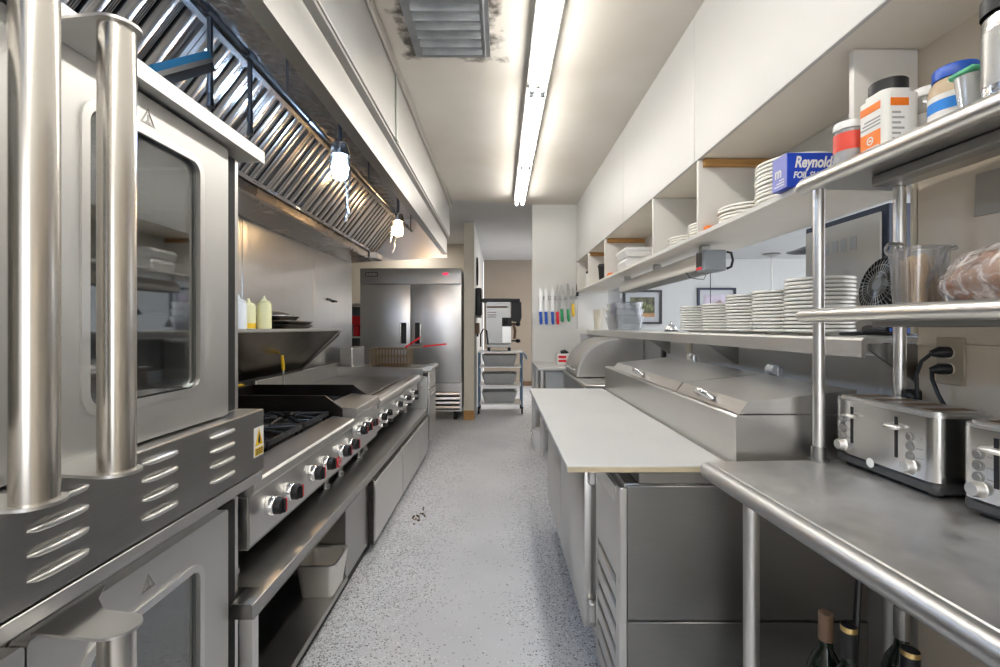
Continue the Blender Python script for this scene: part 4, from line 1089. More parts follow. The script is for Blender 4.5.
def plate_mesh(name='plate'):
    b = MB(); b.lathe((0, 0, 0), pp, 40); o = b.build(name, CERAMIC); return o
plate0 = None
def plate_stack(x, y, z, n, desc, grp, step=.0138, sc=1.):
    global plate0
    for i in range(n):
        if plate0 is None:
            plate0 = plate_mesh(); o = plate0
        else:
            o = plate0.copy(); COL.objects.link(o)
        o.location = (x + random.uniform(-.003, .003), y + random.uniform(-.003, .003), z + i * step)
        o.rotation_euler = (0, 0, random.uniform(0, 6)); o.scale = (sc, sc, 1)
        k = n - 1 - i
        o['label'] = f'white plate, {ORD[k]} from the top of {desc}' if k else f'white plate, topmost of {desc}'
        o['category'] = 'plate'; o['group'] = grp
G1 = 'white plates stacked on the pass ledge'
plate_stack(1.1325, 1.67, LZ, 14, 'the tall stack behind the steel post', G1, .0138, .86)
plate_stack(1.1325, 1.89, LZ, 12, 'the second stack from the steel post', G1, .0138, .86)
plate_stack(1.1325, 2.115, LZ, 12, 'the third stack from the steel post', G1, .0138, .86)
plate_stack(1.1325, 2.37, LZ, 10, 'the fourth stack from the steel post', G1, .0138, .86)
plate_stack(1.1325, 2.66, LZ, 10, 'the short stack beside the call bell', G1, .0138, .86)
CZ = 1.7165
t = thing('cubby_shelf', 'long white cubby shelf with dividers under the bulkhead', 'shelf', (1.05, 3.3, 1.70))
MB().box((.88, 1.219), (1.325, 5.40), (1.699, 1.716), .002).build('shelf_board', SHELFW, t)
MB().box((.8765, .8795), (1.325, 5.40), (1.698, 1.7165), .001).build('edge_band', MELA, t)
for y in (2.09, 2.71, 3.96, 4.70, 5.36):
    MB().box((.882, 1.217), (y, y + .018), (1.7165, 2.043), .002).build('divider', MELA, t)
MB().box((.945, 1.118), (1.256, 1.274), (1.7165, 2.043), .002).build('divider', MELA, t)
for y in (2.09, 3.96, 4.70):
    MB().box((.90, 1.215), (y - .020, y - .001), (2.008, 2.043), .003).build('cleat', WOOD, t)
G2 = 'white plates stacked in the cubbies'
plate_stack(1.04, 1.66, CZ, 11, 'the cubby stack beside the foil box', G2, .0138)
plate_stack(1.035, 1.945, CZ, 5, 'the low cubby stack against the divider', G2, .0138)
plate_stack(1.035, 2.26, CZ, 5, 'the cubby stack past the second divider', G2, .0138)
plate_stack(1.035, 2.53, CZ, 4, 'the cubby stack beside the middle divider', G2, .0138)
single('orange_packet', MB().box((.90, .97), (2.062, 2.085), (CZ, CZ + .03), .006), ORANGE, 'orange packet against the cubby divider by the plates', 'packet')
single('orange_packet', MB().box((.90, .97), (3.90, 3.95), (CZ, CZ + .035), .006), ORANGE, 'orange packet in the cubby with the foam boxes', 'packet')
def foam_box(x, y, z, s, label, f=.5):
    t = thing('takeout_box', label, 'box', (x, y, z), 'foam boxes in the cubby')
    b = MB(); b.prism([(x - s * .42, z), (x + s * .42, z), (x + s * .5, z + s * .26 * f), (x - s * .5, z + s * .26 * f)], 'y', y - s * .5, y + s * .5); b.build('tray', WHITEP, t)
    b = MB(); b.prism([(x - s * .5, z + s * .265 * f), (x + s * .5, z + s * .265 * f), (x + s * .42, z + s * .42 * f), (x - s * .42, z + s * .42 * f)], 'y', y - s * .5, y + s * .5); b.build('lid', WHITEP, t)
foam_box(1.02, 3.50, CZ, .24, 'white foam takeout box under another in the cubby', .85)
foam_box(1.02, 3.50, CZ + .088, .26, 'white foam takeout box on top in the cubby', .65)
foam_box(1.03, 3.10, CZ, .22, 'white foam takeout box nearer the middle divider', .3)
single('lid_stack', MB().box((.93, 1.13), (2.80, 2.90), (CZ, CZ + .04), .01), FROST, 'pale plastic lids lying in the cubby near the middle divider', 'lids')
t = thing('travel_cup', 'black travel cup in the far cubby', 'cup', (.95, 4.35, CZ))
MB().lathe((.95, 4.35, CZ), [(0, 0), (.030, 0), (.042, .13), (0, .13)], 24).build('cup_body', BLACK, t)
MB().lathe((.95, 4.35, CZ), [(.044, .131), (.046, .145), (.036, .165), (0, .168)], 24).build('lid', RUBBER, t)
t = thing('spice_tin', 'white tin with black spots in the last cubby', 'tin', (.96, 5.0, CZ))
MB().lathe((.96, 5.0, CZ), [(0, 0), (.045, 0), (.045, .15), (0, .15)], 24).build('tin_body', WHITEP, t)
MB().lathe((.96, 5.0, CZ), [(.047, .151), (.047, .175), (0, .176)], 24).build('lid', BLACK, t)
b = MB()
for k in range(3): b.lathe((.945, 4.957, CZ + .03 + k * .042), [(0, -.002), (.010, -.002), (.010, .0), (0, .0)], 12, 'y')
b.build('spots', BLACK, t)

# foil box
BXL, BYN = .855, 1.40
t = thing('foil_box', 'blue box of foil sheets beside the cubby plates', 'box', (1.0, 1.44, CZ))
MB().box((BXL, BXL + .28), (BYN, BYN + .075), (CZ + .001, CZ + .103), .0015).build('carton', FOILB, t)
MB().box((BXL - .0008, BXL + .0002), (BYN + .001, BYN + .074), (CZ + .002, CZ + .102), 0).build('end_flap', FOILL, t)
MB().box((BXL + .004, BXL + .276), (BYN + .002, BYN + .073), (CZ + .103, CZ + .1055), .001, RX(.05)).build('lid_flap', LABELW, t)
text('Reynolds', LABELW, t, (BXL + .022, BYN - .0002, CZ + .060), (1, 0, 0), (0, 0, 1), .046, bold=True, shear=.25, sx=.72)
text('FOIL SHEETS', LABELW, t, (BXL + .018, BYN - .0002, CZ + .028), (1, 0, 0), (0, 0, 1), .026, bold=True, shear=.25, sx=.80)
text('m', LABELW, t, (BXL - .001, BYN + .060, CZ + .04), (0, -1, 0), (0, 0, 1), .045, bold=True, name='logo')
b = MB()
for k in range(3): b.box((BXL - .0016, BXL - .0009), (BYN + .012, BYN + .062 - k * .012), (CZ + .012 + k * .008, CZ + .015 + k * .008), 0)
b.build('fine_print', LABELW, t)

# heat lamp under the cubby board
t = thing('heat_lamp', 'long strip heat lamp hung under the cubby board', 'heat lamp', (.99, 2.9, 1.55))
b = MB(); b.prism([(.95, 1.575), (.95, 1.625), (.975, 1.66), (1.04, 1.66), (1.065, 1.625), (1.065, 1.575), (1.055, 1.575), (1.05, 1.62), (.97, 1.62), (.962, 1.575)], 'y', 2.275, 3.75); b.build('reflector_housing', STB, t)
cb = MB().box((.945, 1.050), (2.18, 2.27), (1.562, 1.66), .004).build('control_box', GREYB, t)
MB().box((.9435, .9448), (2.20, 2.262), (1.585, 1.65), 0).build('label_plate', BLACK, cb)
MB().box((.9435, .9445), (2.20, 2.262), (1.57, 1.582), 0).build('red_label', RED, cb)
b = MB()
for i in range(36): b.cyl((.955, 2.30 + i * .04, 1.573), (1.06, 2.30 + i * .04, 1.573), .0018, n=5)
for x in (.955, .99, 1.025, 1.06): b.cyl((x, 2.28, 1.571), (x, 3.74, 1.571), .002, n=5)
b.build('wire_guard', STD, t)
for y in (2.3, 3.0, 3.7): MB().box((.985, 1.03), (y, y + .03), (1.6605, 1.698), .002).build('mount', STD, t)
MB().tube([(1.056, 2.19, 1.65), (1.075, 2.185, 1.645), (1.083, 2.185, 1.61), (1.075, 2.185, 1.58), (1.056, 2.19, 1.572)], .006, 8).build('cable_loop', BLACK, t)
MB().tube([(1.03, 2.30, 1.57), (1.00, 2.28, 1.555), (.985, 2.27, 1.53), (.965, 2.30, 1.535), (.94, 2.33, 1.545), (.935, 2.36, 1.572)], .002, 6).build('hanging_wire', BLACK, t)

# clear bins, bell
GC = 'clear bins nested on the pass ledge'
for i, (s, lab) in enumerate(((1.0, 'clear plastic bin at the bottom of the nested bins'), (.97, 'clear plastic bin in the middle of the nested bins'), (.94, 'clear plastic bin on top of the nested bins'))):
    b = pan_mesh(0, 0, 0, .25 * s, .36 * s, .12, taper=.02, rim=.008)
    o = single('clear_bin', b, CLEARP, lab, 'bin', GC); o.location = (1.11, 4.20, LZ + i * .062)
t = thing('call_bell', 'small silver call bell on the pass ledge beside the plates', 'bell', (1.10, 3.02, LZ))
MB().lathe((1.10, 3.02, LZ), [(.042, 0), (.042, .008), (0, .009)], 24).build('base', BLACK, t)
MB().lathe((1.10, 3.02, LZ), [(.040, .010), (.037, .026), (.022, .042), (0, .047)], 24).build('dome', CHROME, t)
MB().lathe((1.10, 3.02, LZ), [(.004, .047), (.004, .058), (.007, .060), (0, .064)], 12).build('plunger', CHROME, t)
b = MB(); b.box((1.16, 1.18), (4.55, 5.05), (LZ, 1.69), .002); single('clear_guard', b, CLEARP, 'tall clear plastic guard at the far end of the ledge', 'guard')
for i, (y, lab, m) in enumerate(((4.75, 'white paper cup stack on the ledge near the knives', LABELW), (5.15, 'cream paper cup stack at the far ledge end', TRIMC))):
    b = MB(); b.lathe((1.07, y, LZ), [(0, 0), (.036, 0), (.045, .17)] + [(.046, .17 + k * .012) for k in range(1, 5)] + [(0, .222)], 20); single('cup_stack', b, m, lab, 'cups')

# small fan on the ledge
t = thing('desk_fan', 'small round black fan behind the tub of sticks', 'fan', (1.19, 1.44, LZ))
R = .088
M = Matrix.Translation((1.175, 1.44, LZ + .155)) @ Matrix.Rotation(math.radians(-4), 4, 'Z') @ Matrix.Rotation(math.radians(-78), 4, 'Y')
b = MB(); b.lathe((0, 0, 0), [(R * .5, -.035), (R * .97, -.022), (R, 0), (R, .012), (R * .96, .014), (R * .95, .0), (R * .5, -.03)], 40); b.xf(M); b.build('fan_shell', BLACK, t)
b = MB()
for k in range(36):
    a = k * 2 * PI / 36; b.tube([(R * .24 * math.cos(a), R * .24 * math.sin(a), .020), (R * .7 * math.cos(a), R * .7 * math.sin(a), .019), (R * .97 * math.cos(a), R * .97 * math.sin(a), .012)], .0012, 5)
for rr in (.45, .7): b.tube([(R * rr * math.cos(a), R * rr * math.sin(a), .0195) for a in [i * 2 * PI / 36 for i in range(36)]], .0012, 5, True)
b.xf(M); b.build('grille', STD, t)
b = MB(); b.lathe((0, 0, 0), [(0, .022), (R * .22, .021), (R * .25, .016), (R * .25, -.03), (0, -.03)], 24); b.xf(M); b.build('hub', GREYB, t)
b = MB()
for k in range(5):
    a = k * 2 * PI / 5
    b.box((R * .24, R * .88), (-.022, .022), (-.004, -.001), .001, RX(.5)) if k == 0 else None
    if k == 0: blade = b
    else:
        q = MB(); q.box((R * .24, R * .88), (-.022, .022), (-.004, -.001), .001, RX(.5)); q.xf(Matrix.Rotation(a, 4, 'Z')); me = bpy.data.meshes.new('tmp'); q.bm.to_mesh(me); q.bm.free(); b.bm.from_mesh(me); bpy.data.meshes.remove(me)
b.xf(M); b.build('blades', RUBBER, t)
MB().tube([(1.195, 1.44, LZ + .10), (1.20, 1.44, LZ + .05), (1.195, 1.44, LZ + .03)], .014, 10).build('neck', BLACK, t)
MB().box((1.14, 1.235), (1.39, 1.49), (LZ + .002, LZ + .034), .012, seg=2).build('base', BLACK, t)
MB().box((1.150, 1.225), (1.387, 1.3895), (LZ + .010, LZ + .026), .001).build('blue_strip', BLUE, t)
b = MB(); b.tube([(1.135, 1.335, LZ + .03), (1.135, 1.335, LZ + .20), (1.13, 1.33, LZ + .40), (1.128, 1.325, 1.69)], .006, 8)
single('hanging_cord', b, BLACK, 'black cord hanging down beside the rear shelf post', 'cord')
b = MB(); b.tube([(1.16, 1.345, LZ + .01), (1.05, 1.36, LZ + .012), (1.03, 1.42, LZ + .008), (1.09, 1.46, LZ + .006), (1.16, 1.45, LZ + .01)], .005, 8)
single('cord_loop', b, BLACK, 'black cord looped on the pass ledge under the pan', 'cord')

# ------------------------------------------------------------------ toaster table (turned a few degrees)
YAW = math.radians(2.9)
TA = Vector((.54, 1.292, 0))                    # far corner at the aisle
TZ = .93
ex = Vector((math.cos(YAW), math.sin(YAW), 0)); ey = Vector((-math.sin(YAW), math.cos(YAW), 0))
def TW(u, v, z): return TA + ex * u + ey * v + Vector((0, 0, z))       # v is negative toward the camera
def tt(name, label, cat, group=None):                                    # a thing built in the table's own frame
    o = thing(name, label, cat, (TA.x, TA.y, 0), group, YAW, local=True); return o
t = tt('steel_table', 'stainless work table with rolled edge under the toasters', 'table')
b = MB(); b.box((.03, .555), (-1.9, 0), (TZ - .022, TZ), .004)
b.build('table_top', STT, t)
b = MB(); b.tube([(.035, -1.9, TZ - .021), (.022, -1.0, TZ - .021), (.022, -.02, TZ - .021), (.030, -.006, TZ - .021)], .021, 20); b.build('rolled_edge', steel('roll_steel', (.62, .615, .61), .40, grain=(2, 8, 2), smear=.10), t)
b = MB(); b.box((.08, .53), (-1.85, -.05), (.33, .35), .003); b.build('lower_shelf', STD, t)
for u, v in ((.113, -.07), (.50, -.07), (.10, -1.8), (.50, -1.8)):
    MB().cyl((u, v, .0), (u, v, TZ - .023), .0195, n=20).lathe((u, v, 0), [(.024, 0), (.024, .03), (.02, .04)], 16).build('leg', STW, t)
# overshelf
t = tt('table_overshelf', 'two tier stainless overshelf standing on the toaster table', 'shelf')
U0, U1 = .285, .562
for z in (1.70, 1.345):
    MB().box((U0 + .01, U1), (-1.8, .0), (z - .018, z), .003).build('shelf_board', ST, t)
    MB().tube([(U0 + .015, -1.8, z - .014), (U0 + .008, -.02, z - .014), (U0 + .018, -.002, z - .014)], .0195 if z > 1.5 else .0185, 18).build('rolled_edge', STB, t)
for z in (1.70, 1.345):
    MB().box((.395, .435), (-1.78, -.12), (z - .045, z - .019), .003).build('stiffener', STD, t)
for u, v in ((.345, -.005), (.545, -.042), (.345, -1.7), (.545, -1.7)):
    MB().cyl((u, v, TZ + .004), (u, v, 1.326), .0145, n=20).cyl((u, v, 1.3455), (u, v, 1.681), .0145, n=20).build('post', STB, t)
    MB().cyl((u, v, TZ + .001), (u, v, TZ + .006), .026, n=20).cyl((u, v, TZ + .006), (u, v, TZ + .04), .019, n=20).build('post_foot', STD, t)
# toasters
def toaster(u, v, label, rz):
    t = thing('toaster', label, 'toaster', TW(u, v, TZ + .001), 'toasters on the steel table', YAW + rz, local=True)
    # local: front face looks along -x, width along y, 0 at the front lower middle
    w, d, h = .30, .142, .185
    TS = steel('toaster_steel', (.66, .65, .63), .2, grain=(2, 2, 70), smear=.08)
    MB().box((.004, d - .004), (-w / 2 + .004, w / 2 - .004), (.006, .034), .008).build('base', plain('charcoal_base', (.06, .06, .062), .4), t)
    b = MB(); b.prism(rrect(0, d, -w / 2, w / 2, .026, 6), 'z', .034, h - .012); b.build('shell', TS, t)
    b = MB(); b.prism(rrect(.001, d - .001, -w / 2 + .001, w / 2 - .001, .026, 6), 'z', h - .012, h - .006)
    b.prism(rrect(.008, d - .008, -w / 2 + .008, w / 2 - .008, .022, 6), 'z', h - .006, h); b.build('top', STB, t)
    for k in range(4):
        y = -.105 + k * .07
        MB().box((.026, .122), (y - .015, y + .015), (h - .001, h + .0005), 0).build('slot', BROWN, t)
    MB().prism(rrect(.085, .132, -w / 2 - .001, -w / 2 + .01, .004, 2), 'z', .034, h - .013).build('side_panel', BLACK, t)
    for y0, yb in ((-.052, -.088), (.082, .113)):
        MB().box((-.001, .001), (y0 - .004, y0 + .004), (.065, .160), 0).build('lever_track', BLACK, t)
        MB().box((-.020, -.001), (y0 - .020, y0 + .020), (.132, .142), .004).build('lever', STB, t)
        for k in range(3):
            MB().lathe((0, yb, .122 - k * .022), [(0, -.005), (.007, -.005), (.008, -.002), (.0105, -.0015), (.0105, 0)], 16, 'x').build('button', STD, t)
        b = MB()
        for k in range(3): b.box((-.0006, .0002), (yb - .032, yb - .015), (.1205 - k * .022, .1225 - k * .022), 0)
        b.build('button_print', GREYTX, t)
        MB().lathe((0, yb, .055), [(0, -.016), (.012, -.016), (.014, -.013), (.015, -.004), (.018, 0)], 24, 'x').build('dial', ST, t)
    MB().lathe((0, .023, .030), [(0, -.002), (.010, -.002), (.012, 0)], 20, 'x').build('badge', LABELW, t)
    for x in (.03, .112):
        for y in (-.12, .12): MB().cyl((x, y, 0), (x, y, .007), .012, n=12).build('foot', RUBBER, t)
    return t
toaster(.376, -.162, 'steel four slot toaster beside the shelf post', math.radians(-1.5))
toaster(.374, -.512, 'steel four slot toaster cut by the photo edge', math.radians(3))
# plugs and cords on the brown outlet
for i, (z, yb, lab) in enumerate(((1.237, 1.21, 'upper black plug and cord on the brown outlet'), (1.195, 1.15, 'lower black plug and cord on the brown outlet'))):
    t = thing('power_cord', lab, 'cord', (1.09, 1.18, .935))
    MB().tube([(1.122, 1.175, z), (1.10, 1.178, z), (1.085, 1.185, z - .004)], [.014, .014, .007], 10).build('plug', BLACK, t)
    MB().tube([(1.088, 1.184, z - .003), (1.076, 1.20 - i * .03, z - .025), (1.072, yb + .0, z - .06), (1.075, yb - i * .02, 1.10), (1.085, yb - i * .03, .95)], .0045, 8).build('cable', BLACK, t)
b = MB(); b.box((1.072, 1.122), (1.243, 1.256), (1.085, 1.135), .006).cyl((1.085, 1.243, 1.12), (1.085, 1.225, 1.11), .012, n=10).tube([(1.09, 1.245, 1.13), (1.10, 1.24, 1.12), (1.108, 1.235, 1.06), (1.11, 1.235, .96), (1.111, 1.236, .934)], .006, 8)
single('cord_adapter', b, BLACK, 'black adapter behind the toaster beside the rear post', 'adapter')

# things on the overshelf: lower tier
Z1, Z2 = 1.3455, 1.7005
t = thing('stick_tub', 'clear tub of wooden sticks on the lower overshelf', 'tub', (.985, 1.10, Z1))
def square_tub(cx, cy, z, w, d, h, taper): return pan_mesh(cx, cy, z, w, d, h, taper=taper, rim=.006)
square_tub(.975, 1.095, Z1, .090, .080, .138, .006).build('tub_body', thin_glass('cloudy_clear_plastic', (.95, .95, .96), .06, .15, (.82, .84, .88), .07), t)
b = MB()
for i in range(22):
    x, y = .985 + random.uniform(-.025, .025) - .01, 1.095 + random.uniform(-.022, .022)
    dx, dy = random.uniform(-.02, .02), random.uniform(-.02, .02)
    b.box((x - .006, x + .006), (y - .002, y + .002), (Z1 + .008, Z1 + .115 + random.uniform(-.02, .012)), .001, RX(dx * 6) @ RY(dy * 6))
b.build('wooden_sticks', CRACK, t)
b = MB(); b.tube([(.975, 1.085, Z1 + .02), (.99, 1.075, Z1 + .08), (1.01, 1.06, Z1 + .128), (1.025, 1.055, Z1 + .134)], .005, 8); b.build('scoop_handle', STD, t)
b = MB()
for dx in (0, .022): b.tube([(1.03 + dx + .017 * math.cos(a), 1.235 + dx * .2, Z1 + .158 + .017 * math.sin(a)) for a in [i * 2 * PI / 16 for i in range(16)]], .004, 6, True)
b.tube([(1.033, 1.235, Z1 + .142), (1.033, 1.233, Z1 + .07), (1.035, 1.23, Z1 + .004)], .006, 8); b.tube([(1.050, 1.239, Z1 + .142), (1.050, 1.237, Z1 + .07), (1.047, 1.233, Z1 + .004)], .006, 8)
single('tongs', b, STD, 'steel tongs with ring ends behind the sticks tub', 'tongs')
b = MB(); b.box((.935, .995), (.985, .988), (Z1 + .001, Z1 + .05), 0, RX(-.2)); single('card', b, MATG, 'small grey card in front of the wrapped bread', 'card')
t = thing('bread_loaf', 'brown bread wrapped in clear plastic on the overshelf', 'bread', (1.0, .90, Z1))
def loaf(s, seed):
    b = MB(); b.ball((0, 0, 0), 1, n=32); rr = random.Random(1)
    ph = [rr.uniform(0, 6) for _ in range(6)]
    for v in b.bm.verts:
        c = v.co; f = 1 + .05 * math.sin(3 * c.x + ph[0]) * math.cos(4 * c.y + ph[1]) + .05 * math.sin(6 * c.z + ph[2] + 3 * c.x)
        if seed == 2: f += .045 + .025 * math.sin(14 * c.x + 9 * c.z + ph[3]) + .015 * math.sin(23 * c.y + ph[4])
        z = max(c.z * f, -.62)
        v.co = Vector((1.0 + c.x * f * .085 * s, .900 + c.y * f * .125 * s, Z1 + .043 * s + .003 + z * .066 * s))
    return b
loaf(1.0, 1).build('loaf', BREADM, t)
w = loaf(1.05, 2); w.build('plastic_film', WRAP, t)
b = MB(); b.box((1.1262, 1.1288), (1.035, 1.115), (1.56, 1.66), 0, RX(.04)); single('taped_paper', b, PAPER, 'grey paper sheet taped to the cream wall', 'paper')

# top tier jars
def jar(name, x, y, r, h, lidh, bm, lm, label, cat='jar', lidr=.8, sq=False):
    t = thing(name, label, cat, (x, y, Z2), 'jars and tubs on the top overshelf')
    hb = h - lidh
    MB().lathe((x, y, Z2), [(0, 0), (r * .94, 0), (r, .006), (r, hb * .84), (r * .93, hb * .93), (r * lidr, hb), (0, hb)], 32).build('jar_body', bm, t)
    MB().lathe((x, y, Z2), [(r * (lidr + .06), hb + .0005), (r * (lidr + .06), h - .004), (r * lidr, h), (0, h)], 32).build('lid', lm, t)
    return t
# square tub with orange label
t = thing('supplement_tub', 'white tub with orange label and black lid on the top overshelf', 'tub', (.925, 1.125, Z2))
cx, cy, w = .925, 1.12, .042
b = MB(); b.prism(rrect(cx - w, cx + w, cy - w, cy + w, .016), 'z', Z2, Z2 + .140); b.prism(rrect(cx - w * .86, cx + w * .86, cy - w * .86, cy + w * .86, .02), 'z', Z2 + .140, Z2 + .152); b.build('tub_body', MILKY, t)
MB().lathe((cx, cy, Z2), [(.038, .153), (.038, .178), (.035, .181), (0, .181)], 32).build('lid', BLACK, t)
e = .0006
lw = MB(); lw.box((cx - w - e, cx - w), (cy - w + .012, cy + w - .012), (Z2 + .01, Z2 + .128), 0).box((cx - w + .012, cx + w - .03), (cy - w - e, cy - w), (Z2 + .01, Z2 + .128), 0)
lb = lw.build('label_paper', LABELW, t)
MB().box((cx - w - 2 * e, cx - w - e), (cy - w + .012, cy + w - .012), (Z2 + .012, Z2 + .062), 0).build('orange_block', ORANGE, lb)
MB().box((cx - w - 2 * e, cx - w - e), (cy - w + .012, cy + w - .012), (Z2 + .108, Z2 + .126), 0).build('orange_band', ORANGE, lb)
MB().box((cx - w + .012, cx + w - .03), (cy - w - 2 * e, cy - w - e), (Z2 + .108, Z2 + .126), 0).build('orange_band', ORANGE, lb)
b = MB(); b.ring_plate([(cy + .010 * math.cos(a), Z2 + .042 + .010 * math.sin(a)) for a in [i * PI / 10 for i in range(20)]], [(cy + .007 * math.cos(a), Z2 + .042 + .007 * math.sin(a)) for a in [i * PI / 10 for i in range(20)]], 'x', cx - w - 3 * e, cx - w - 2 * e)
b.box((cx - w - 3 * e, cx - w - 2 * e), (cy - .004, cy + .004), (Z2 + .040, Z2 + .044), 0)
b.box((cx - w - 3 * e, cx - w - 2 * e), (cy - .025, cy + .025), (Z2 + .018, Z2 + .026), .0)
b.build('white_emblem', LABELW, lb)
b = MB()
for k in range(3): b.box((cx - w - 1.6 * e, cx - w - e), (cy - .03, cy + .03 - k * .006), (Z2 + .072 + k * .008, Z2 + .076 + k * .008), 0)
for k in range(6): b.box((cx - w + .016, cx + w - .04 - (k % 2) * .008), (cy - w - 1.6 * e, cy - w - e), (Z2 + .03 + k * .012, Z2 + .035 + k * .012), 0)
b.build('grey_text', GREYTX, lb)
t = jar('sauce_cup', .905, 1.215, .036, .125, .02, FROST, WHITEP, 'small white cup with red stripe, the lowest jar on the overshelf', lidr=.95)
b = MB(); b.lathe((.905, 1.215, Z2), [(.0364, .05), (.0366, .095)], 32)
rs = b.build('red_stripe', plain('red_stripe_print', (.75, .08, .05), .4), t)
t = jar('spice_jar', 1.02, 1.12, .036, .165, .022, FROST, WHITEP, 'spice jar with white lid behind the blue lidded jar')
b = MB(); b.lathe((1.02, 1.12, Z2), [(.0364, .03), (.0364, .10)], 32); lp = b.build('label_paper', LABELW, t)
t = jar('spice_jar', .97, 1.00, .045, .150, .026, plain('tan_spice_fill', (.55, .42, .28), .4, var=.2, vscale=20), BLUE, 'spice jar with wide blue lid and blue label')
b = MB(); b.lathe((.97, 1.00, Z2), [(.0454, .02), (.0454, .09)], 32); lp = b.build('label_paper', LABELW, t)
b = MB()
b.lathe((.97, 1.00, Z2), [(.0457, .055), (.0457, .078)], 32); b.build('blue_band', plain('label_blue', (.03, .25, .75), .4), lp)
t = thing('snap_box', 'clear snap box with green lid on the top overshelf', 'box', (.935, .927, Z2))
square_tub(.94, .922, Z2, .070, .044, .09, .004).build('box_body', FROST, t)
MB().box((.900, .980), (.896, .948), (Z2 + .091, Z2 + .103), .004).build('lid', plain('mint_green_lid', (.12, .50, .27), .4), t)
t = thing('mesh_canister', 'steel canister with black lid at the edge of the photo', 'canister', (.915, .836, Z2))
MB().lathe((.915, .836, Z2), [(0, 0), (.040, 0), (.042, .006), (.042, .15), (.038, .16), (0, .16)], 32).build('canister_body', CHROME, t)
MB().lathe((.915, .836, Z2), [(.0424, .03), (.0426, .13)], 32).build('mesh_panel', STD, t)
MB().lathe((.915, .836, Z2), [(.044, .161), (.044, .19), (.040, .195), (0, .195)], 32).build('lid', BLACK, t)

# bottles below the table
BG = 'bottles on the lower shelf of the toaster table'
def wine(x, y, z0, h, r, neck, label, ring=None):
    t = thing('bottle', label, 'bottle', (x, y, z0), BG)
    MB().lathe((x, y, z0), [(0, 0), (r, 0), (r, h * .58), (r * .8, h * .66), (r * .40, h * .74), (r * .36, h * .80), (r * .36, h * .97), (0, h * .97)], 24).build('glass', BOTTLE, t)
    MB().lathe((x, y, z0), [(r * .40, h * .80), (r * .40, h * .995), (r * .36, h), (0, h)], 20).build('capsule', neck, t)
    if ring: MB().lathe((x, y, z0), [(r * .41, h * .965), (r * .42, h * .985), (r * .41, h)], 20).build('gold_ring', ring, t)
SZ2 = .3515
wine(.735, 1.06, SZ2, .305, .037, AMBER, 'wine bottle with brown neck foil under the toaster table')
wine(.735, .99, SZ2, .32, .037, BLACK, 'wine bottle with gold ringed black neck under the table', GOLD)
wine(.825, .945, SZ2, .30, .040, BLACK, 'dark bottle with gold band beside the black necked wine bottle', GOLD)
wine(.88, 1.03, SZ2, .335, .036, STD, 'dark bottle with silver neck farthest from the aisle')
b = MB(); b.tube([(.86, 1.13, .90), (.84, 1.10, .72), (.80, 1.06, .56), (.79, 1.05, .354)], .007, 8); single('black_hose', b, BLACK, 'black cable hanging behind the bottles', 'cable')
# crumbs on the floor
CR = plain('brown_crumb', (.16, .10, .05), .8, var=.3)
rr = random.Random(3)
b = MB()
for i in range(16):
    b.ball((-.555 + rr.gauss(0, .022), 3.20 + rr.gauss(0, .05), .006), rr.uniform(.004, .010), (1, 1, .7), 8)
o = single('crumbs', b, CR, 'brown crumbs scattered on the aisle floor', 'crumbs'); o['kind'] = 'stuff'

# ------------------------------------------------------------------ dining room seen through the pass
def picture(x0, x1, z0, z1, fm, parts, label):
    t = thing('framed_picture', label, 'picture', ((x0 + x1) / 2, 7.98, z0), 'framed pictures on the dining wall')
    f = .035
    MB().ring_plate([(x0, z0), (x1, z0), (x1, z1), (x0, z1)], [(x0 + f, z0 + f), (x1 - f, z0 + f), (x1 - f, z1 - f), (x0 + f, z1 - f)], 'y', 7.955, 7.998).build('frame', fm, t)
    MB().box((x0 + f, x1 - f), (7.985, 7.996), (z0 + f, z1 - f), 0).build('mat_board', MATG, t)
    m = .12
    a0, a1, c0, c1 = x0 + m, x1 - m, z0 + m, z1 - m
    p = MB().box((a0, a1), (7.98, 7.984), (c0, c1), 0).build('print', parts[0], t)
    return t, p, a0, a1, c0, c1
t, p, a0, a1, c0, c1 = picture(2.09, 2.745, 1.35, 1.925, BLACK, (PLANTPR,), 'black framed picture of plants beside the clear bins')
MB().box((a0, a1), (7.977, 7.9795), (c0, c0 + .07), 0).build('table_strip', TANPR, p)
b = MB(); rr = random.Random(5)
for i in range(9):
    x = a0 + .05 + i * (a1 - a0 - .1) / 8; z = c0 + .07 + rr.uniform(.06, .16)
    b.tube([(x, 7.976, c0 + .06), (x + rr.uniform(-.02, .02), 7.976, z)], .004, 5); b.ball((x, 7.977, z), .022, (1, .15, 1.3), 8)
b.build('plant_shapes', plain('olive_print', (.18, .22, .08), .5), p)
t, p, a0, a1, c0, c1 = picture(3.35, 4.0, 1.42, 1.965, NAVY, (LILAC,), 'navy framed picture behind the plate stacks')
b = MB(); b.prism([(a0 + .1, c0), (a0 + .16, c0 + .16), (a0 + .26, c0 + .22), (a1 - .06, c0 + .14), (a1, c0)], 'y', 7.976, 7.9795); b.build('hill_shape', plain('mauve_print', (.30, .20, .20), .5), p)
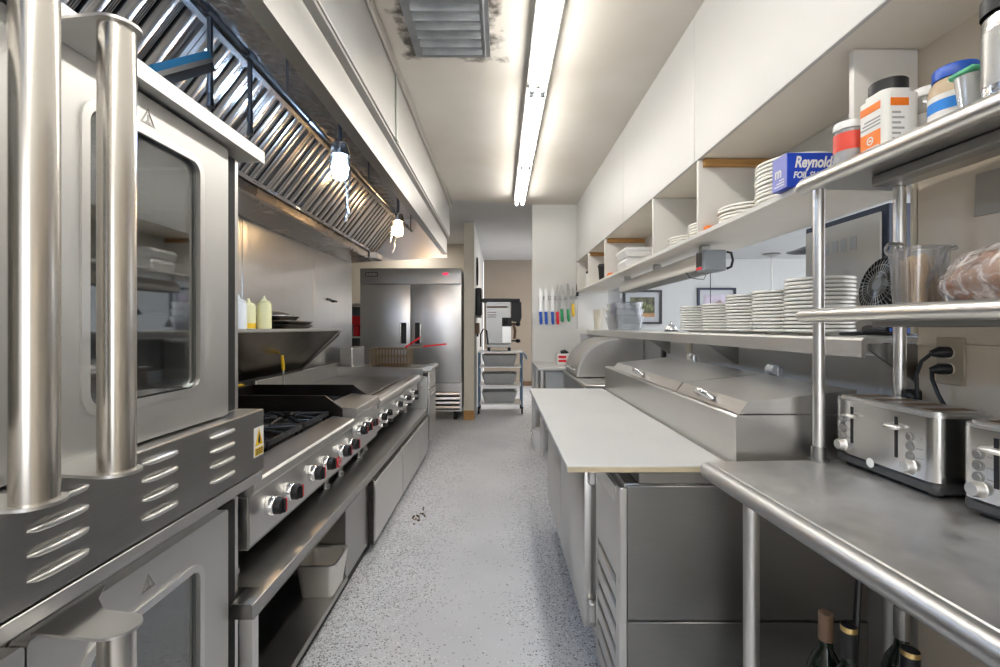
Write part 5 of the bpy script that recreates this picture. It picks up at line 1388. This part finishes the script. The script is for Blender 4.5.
# pendants
t = thing('pendant_lamp', 'thin rod pendant hanging in the dining room past the plates', 'pendant', (4.30, 7.44, 1.5))
MB().lathe((4.30, 7.44, 2.459), [(0, 0), (.12, 0), (.13, -.02), (.03, -.05), (0, -.05)], 20).build('canopy', STD, t)
MB().cyl((4.30, 7.44, 1.75), (4.30, 7.44, 2.41), .012, n=8).build('rod', STD, t)
MB().lathe((4.30, 7.44, 1.5), [(.20, 0), (.06, .22), (.03, .26), (0, .26)], 24).build('shade', BLACK, t)
t = thing('pendant_lamp', 'black cone pendant showing beside the navy cabinet', 'pendant', (3.26, 4.90, 2.09))
MB().lathe((3.26, 4.90, 2.09), [(.24, 0), (.05, .06), (.02, .09), (0, .09)], 28).build('shade', BLACK, t)
MB().cyl((3.26, 4.90, 2.18), (3.26, 4.90, 2.459), .008, n=8).build('rod', BLACK, t)
t = thing('pendant_lamp', 'thin cord pendant in front of the navy framed picture', 'pendant', (3.0, 6.7, 1.3))
MB().cyl((3.0, 6.7, 1.55), (3.0, 6.7, 2.44), .006, n=8).build('rod', BLACK, t)
MB().lathe((3.0, 6.7, 2.459), [(0, 0), (.06, 0), (.06, -.02), (0, -.02)], 20).build('canopy', BLACK, t)
MB().lathe((3.0, 6.7, 1.3), [(.16, 0), (.06, .2), (.02, .25), (0, .25)], 24).build('shade', BLACK, t)
# navy cabinet just past the pass
t = thing('navy_cabinet', 'tall navy cabinet with grey side beyond the pass opening', 'cabinet', (1.7, 1.89, 0))
MB().box((1.375, 2.0), (1.665, 2.115), (.0, 1.74), .004).build('body', NAVY, t)
MB().box((1.366, 1.3745), (1.69, 2.10), (.9, 1.715), .001).build('side_panel', GREYP, t)
b = MB()
for k in range(4): b.box((1.3645, 1.3655), (1.80 + k * .05, 1.835 + k * .05), (1.60, 1.65), 0)
b.build('reflected_papers', MATG, t)  # grey squares paint in papers mirrored by the cabinet side

# ------------------------------------------------------------------ world, camera, view
w = bpy.data.worlds.new('daylight'); S.world = w; w.use_nodes = True
bg = w.node_tree.nodes['Background']; bg.inputs['Color'].default_value = (.94, .96, 1, 1); bg.inputs['Strength'].default_value = 2.6

cd = bpy.data.cameras.new('camera'); cam = bpy.data.objects.new('camera', cd); COL.objects.link(cam)
cam.location = (0, 0, 1.30); cam.rotation_euler = (PI / 2, 0, 0)
cd.sensor_width = 36; cd.lens = 470 / 1000 * 36; cd.shift_y = -.0065; cd.clip_start = .02; cd.clip_end = 60
S.camera = cam
S.view_settings.view_transform = 'Standard'; S.view_settings.look = 'None'
S.view_settings.gamma = 1; S.view_settings.use_curve_mapping = False
S.view_settings.exposure = .55
S.cycles.use_denoising = True
S.cycles.max_bounces = 10
S.cycles.sample_clamp_indirect = 6
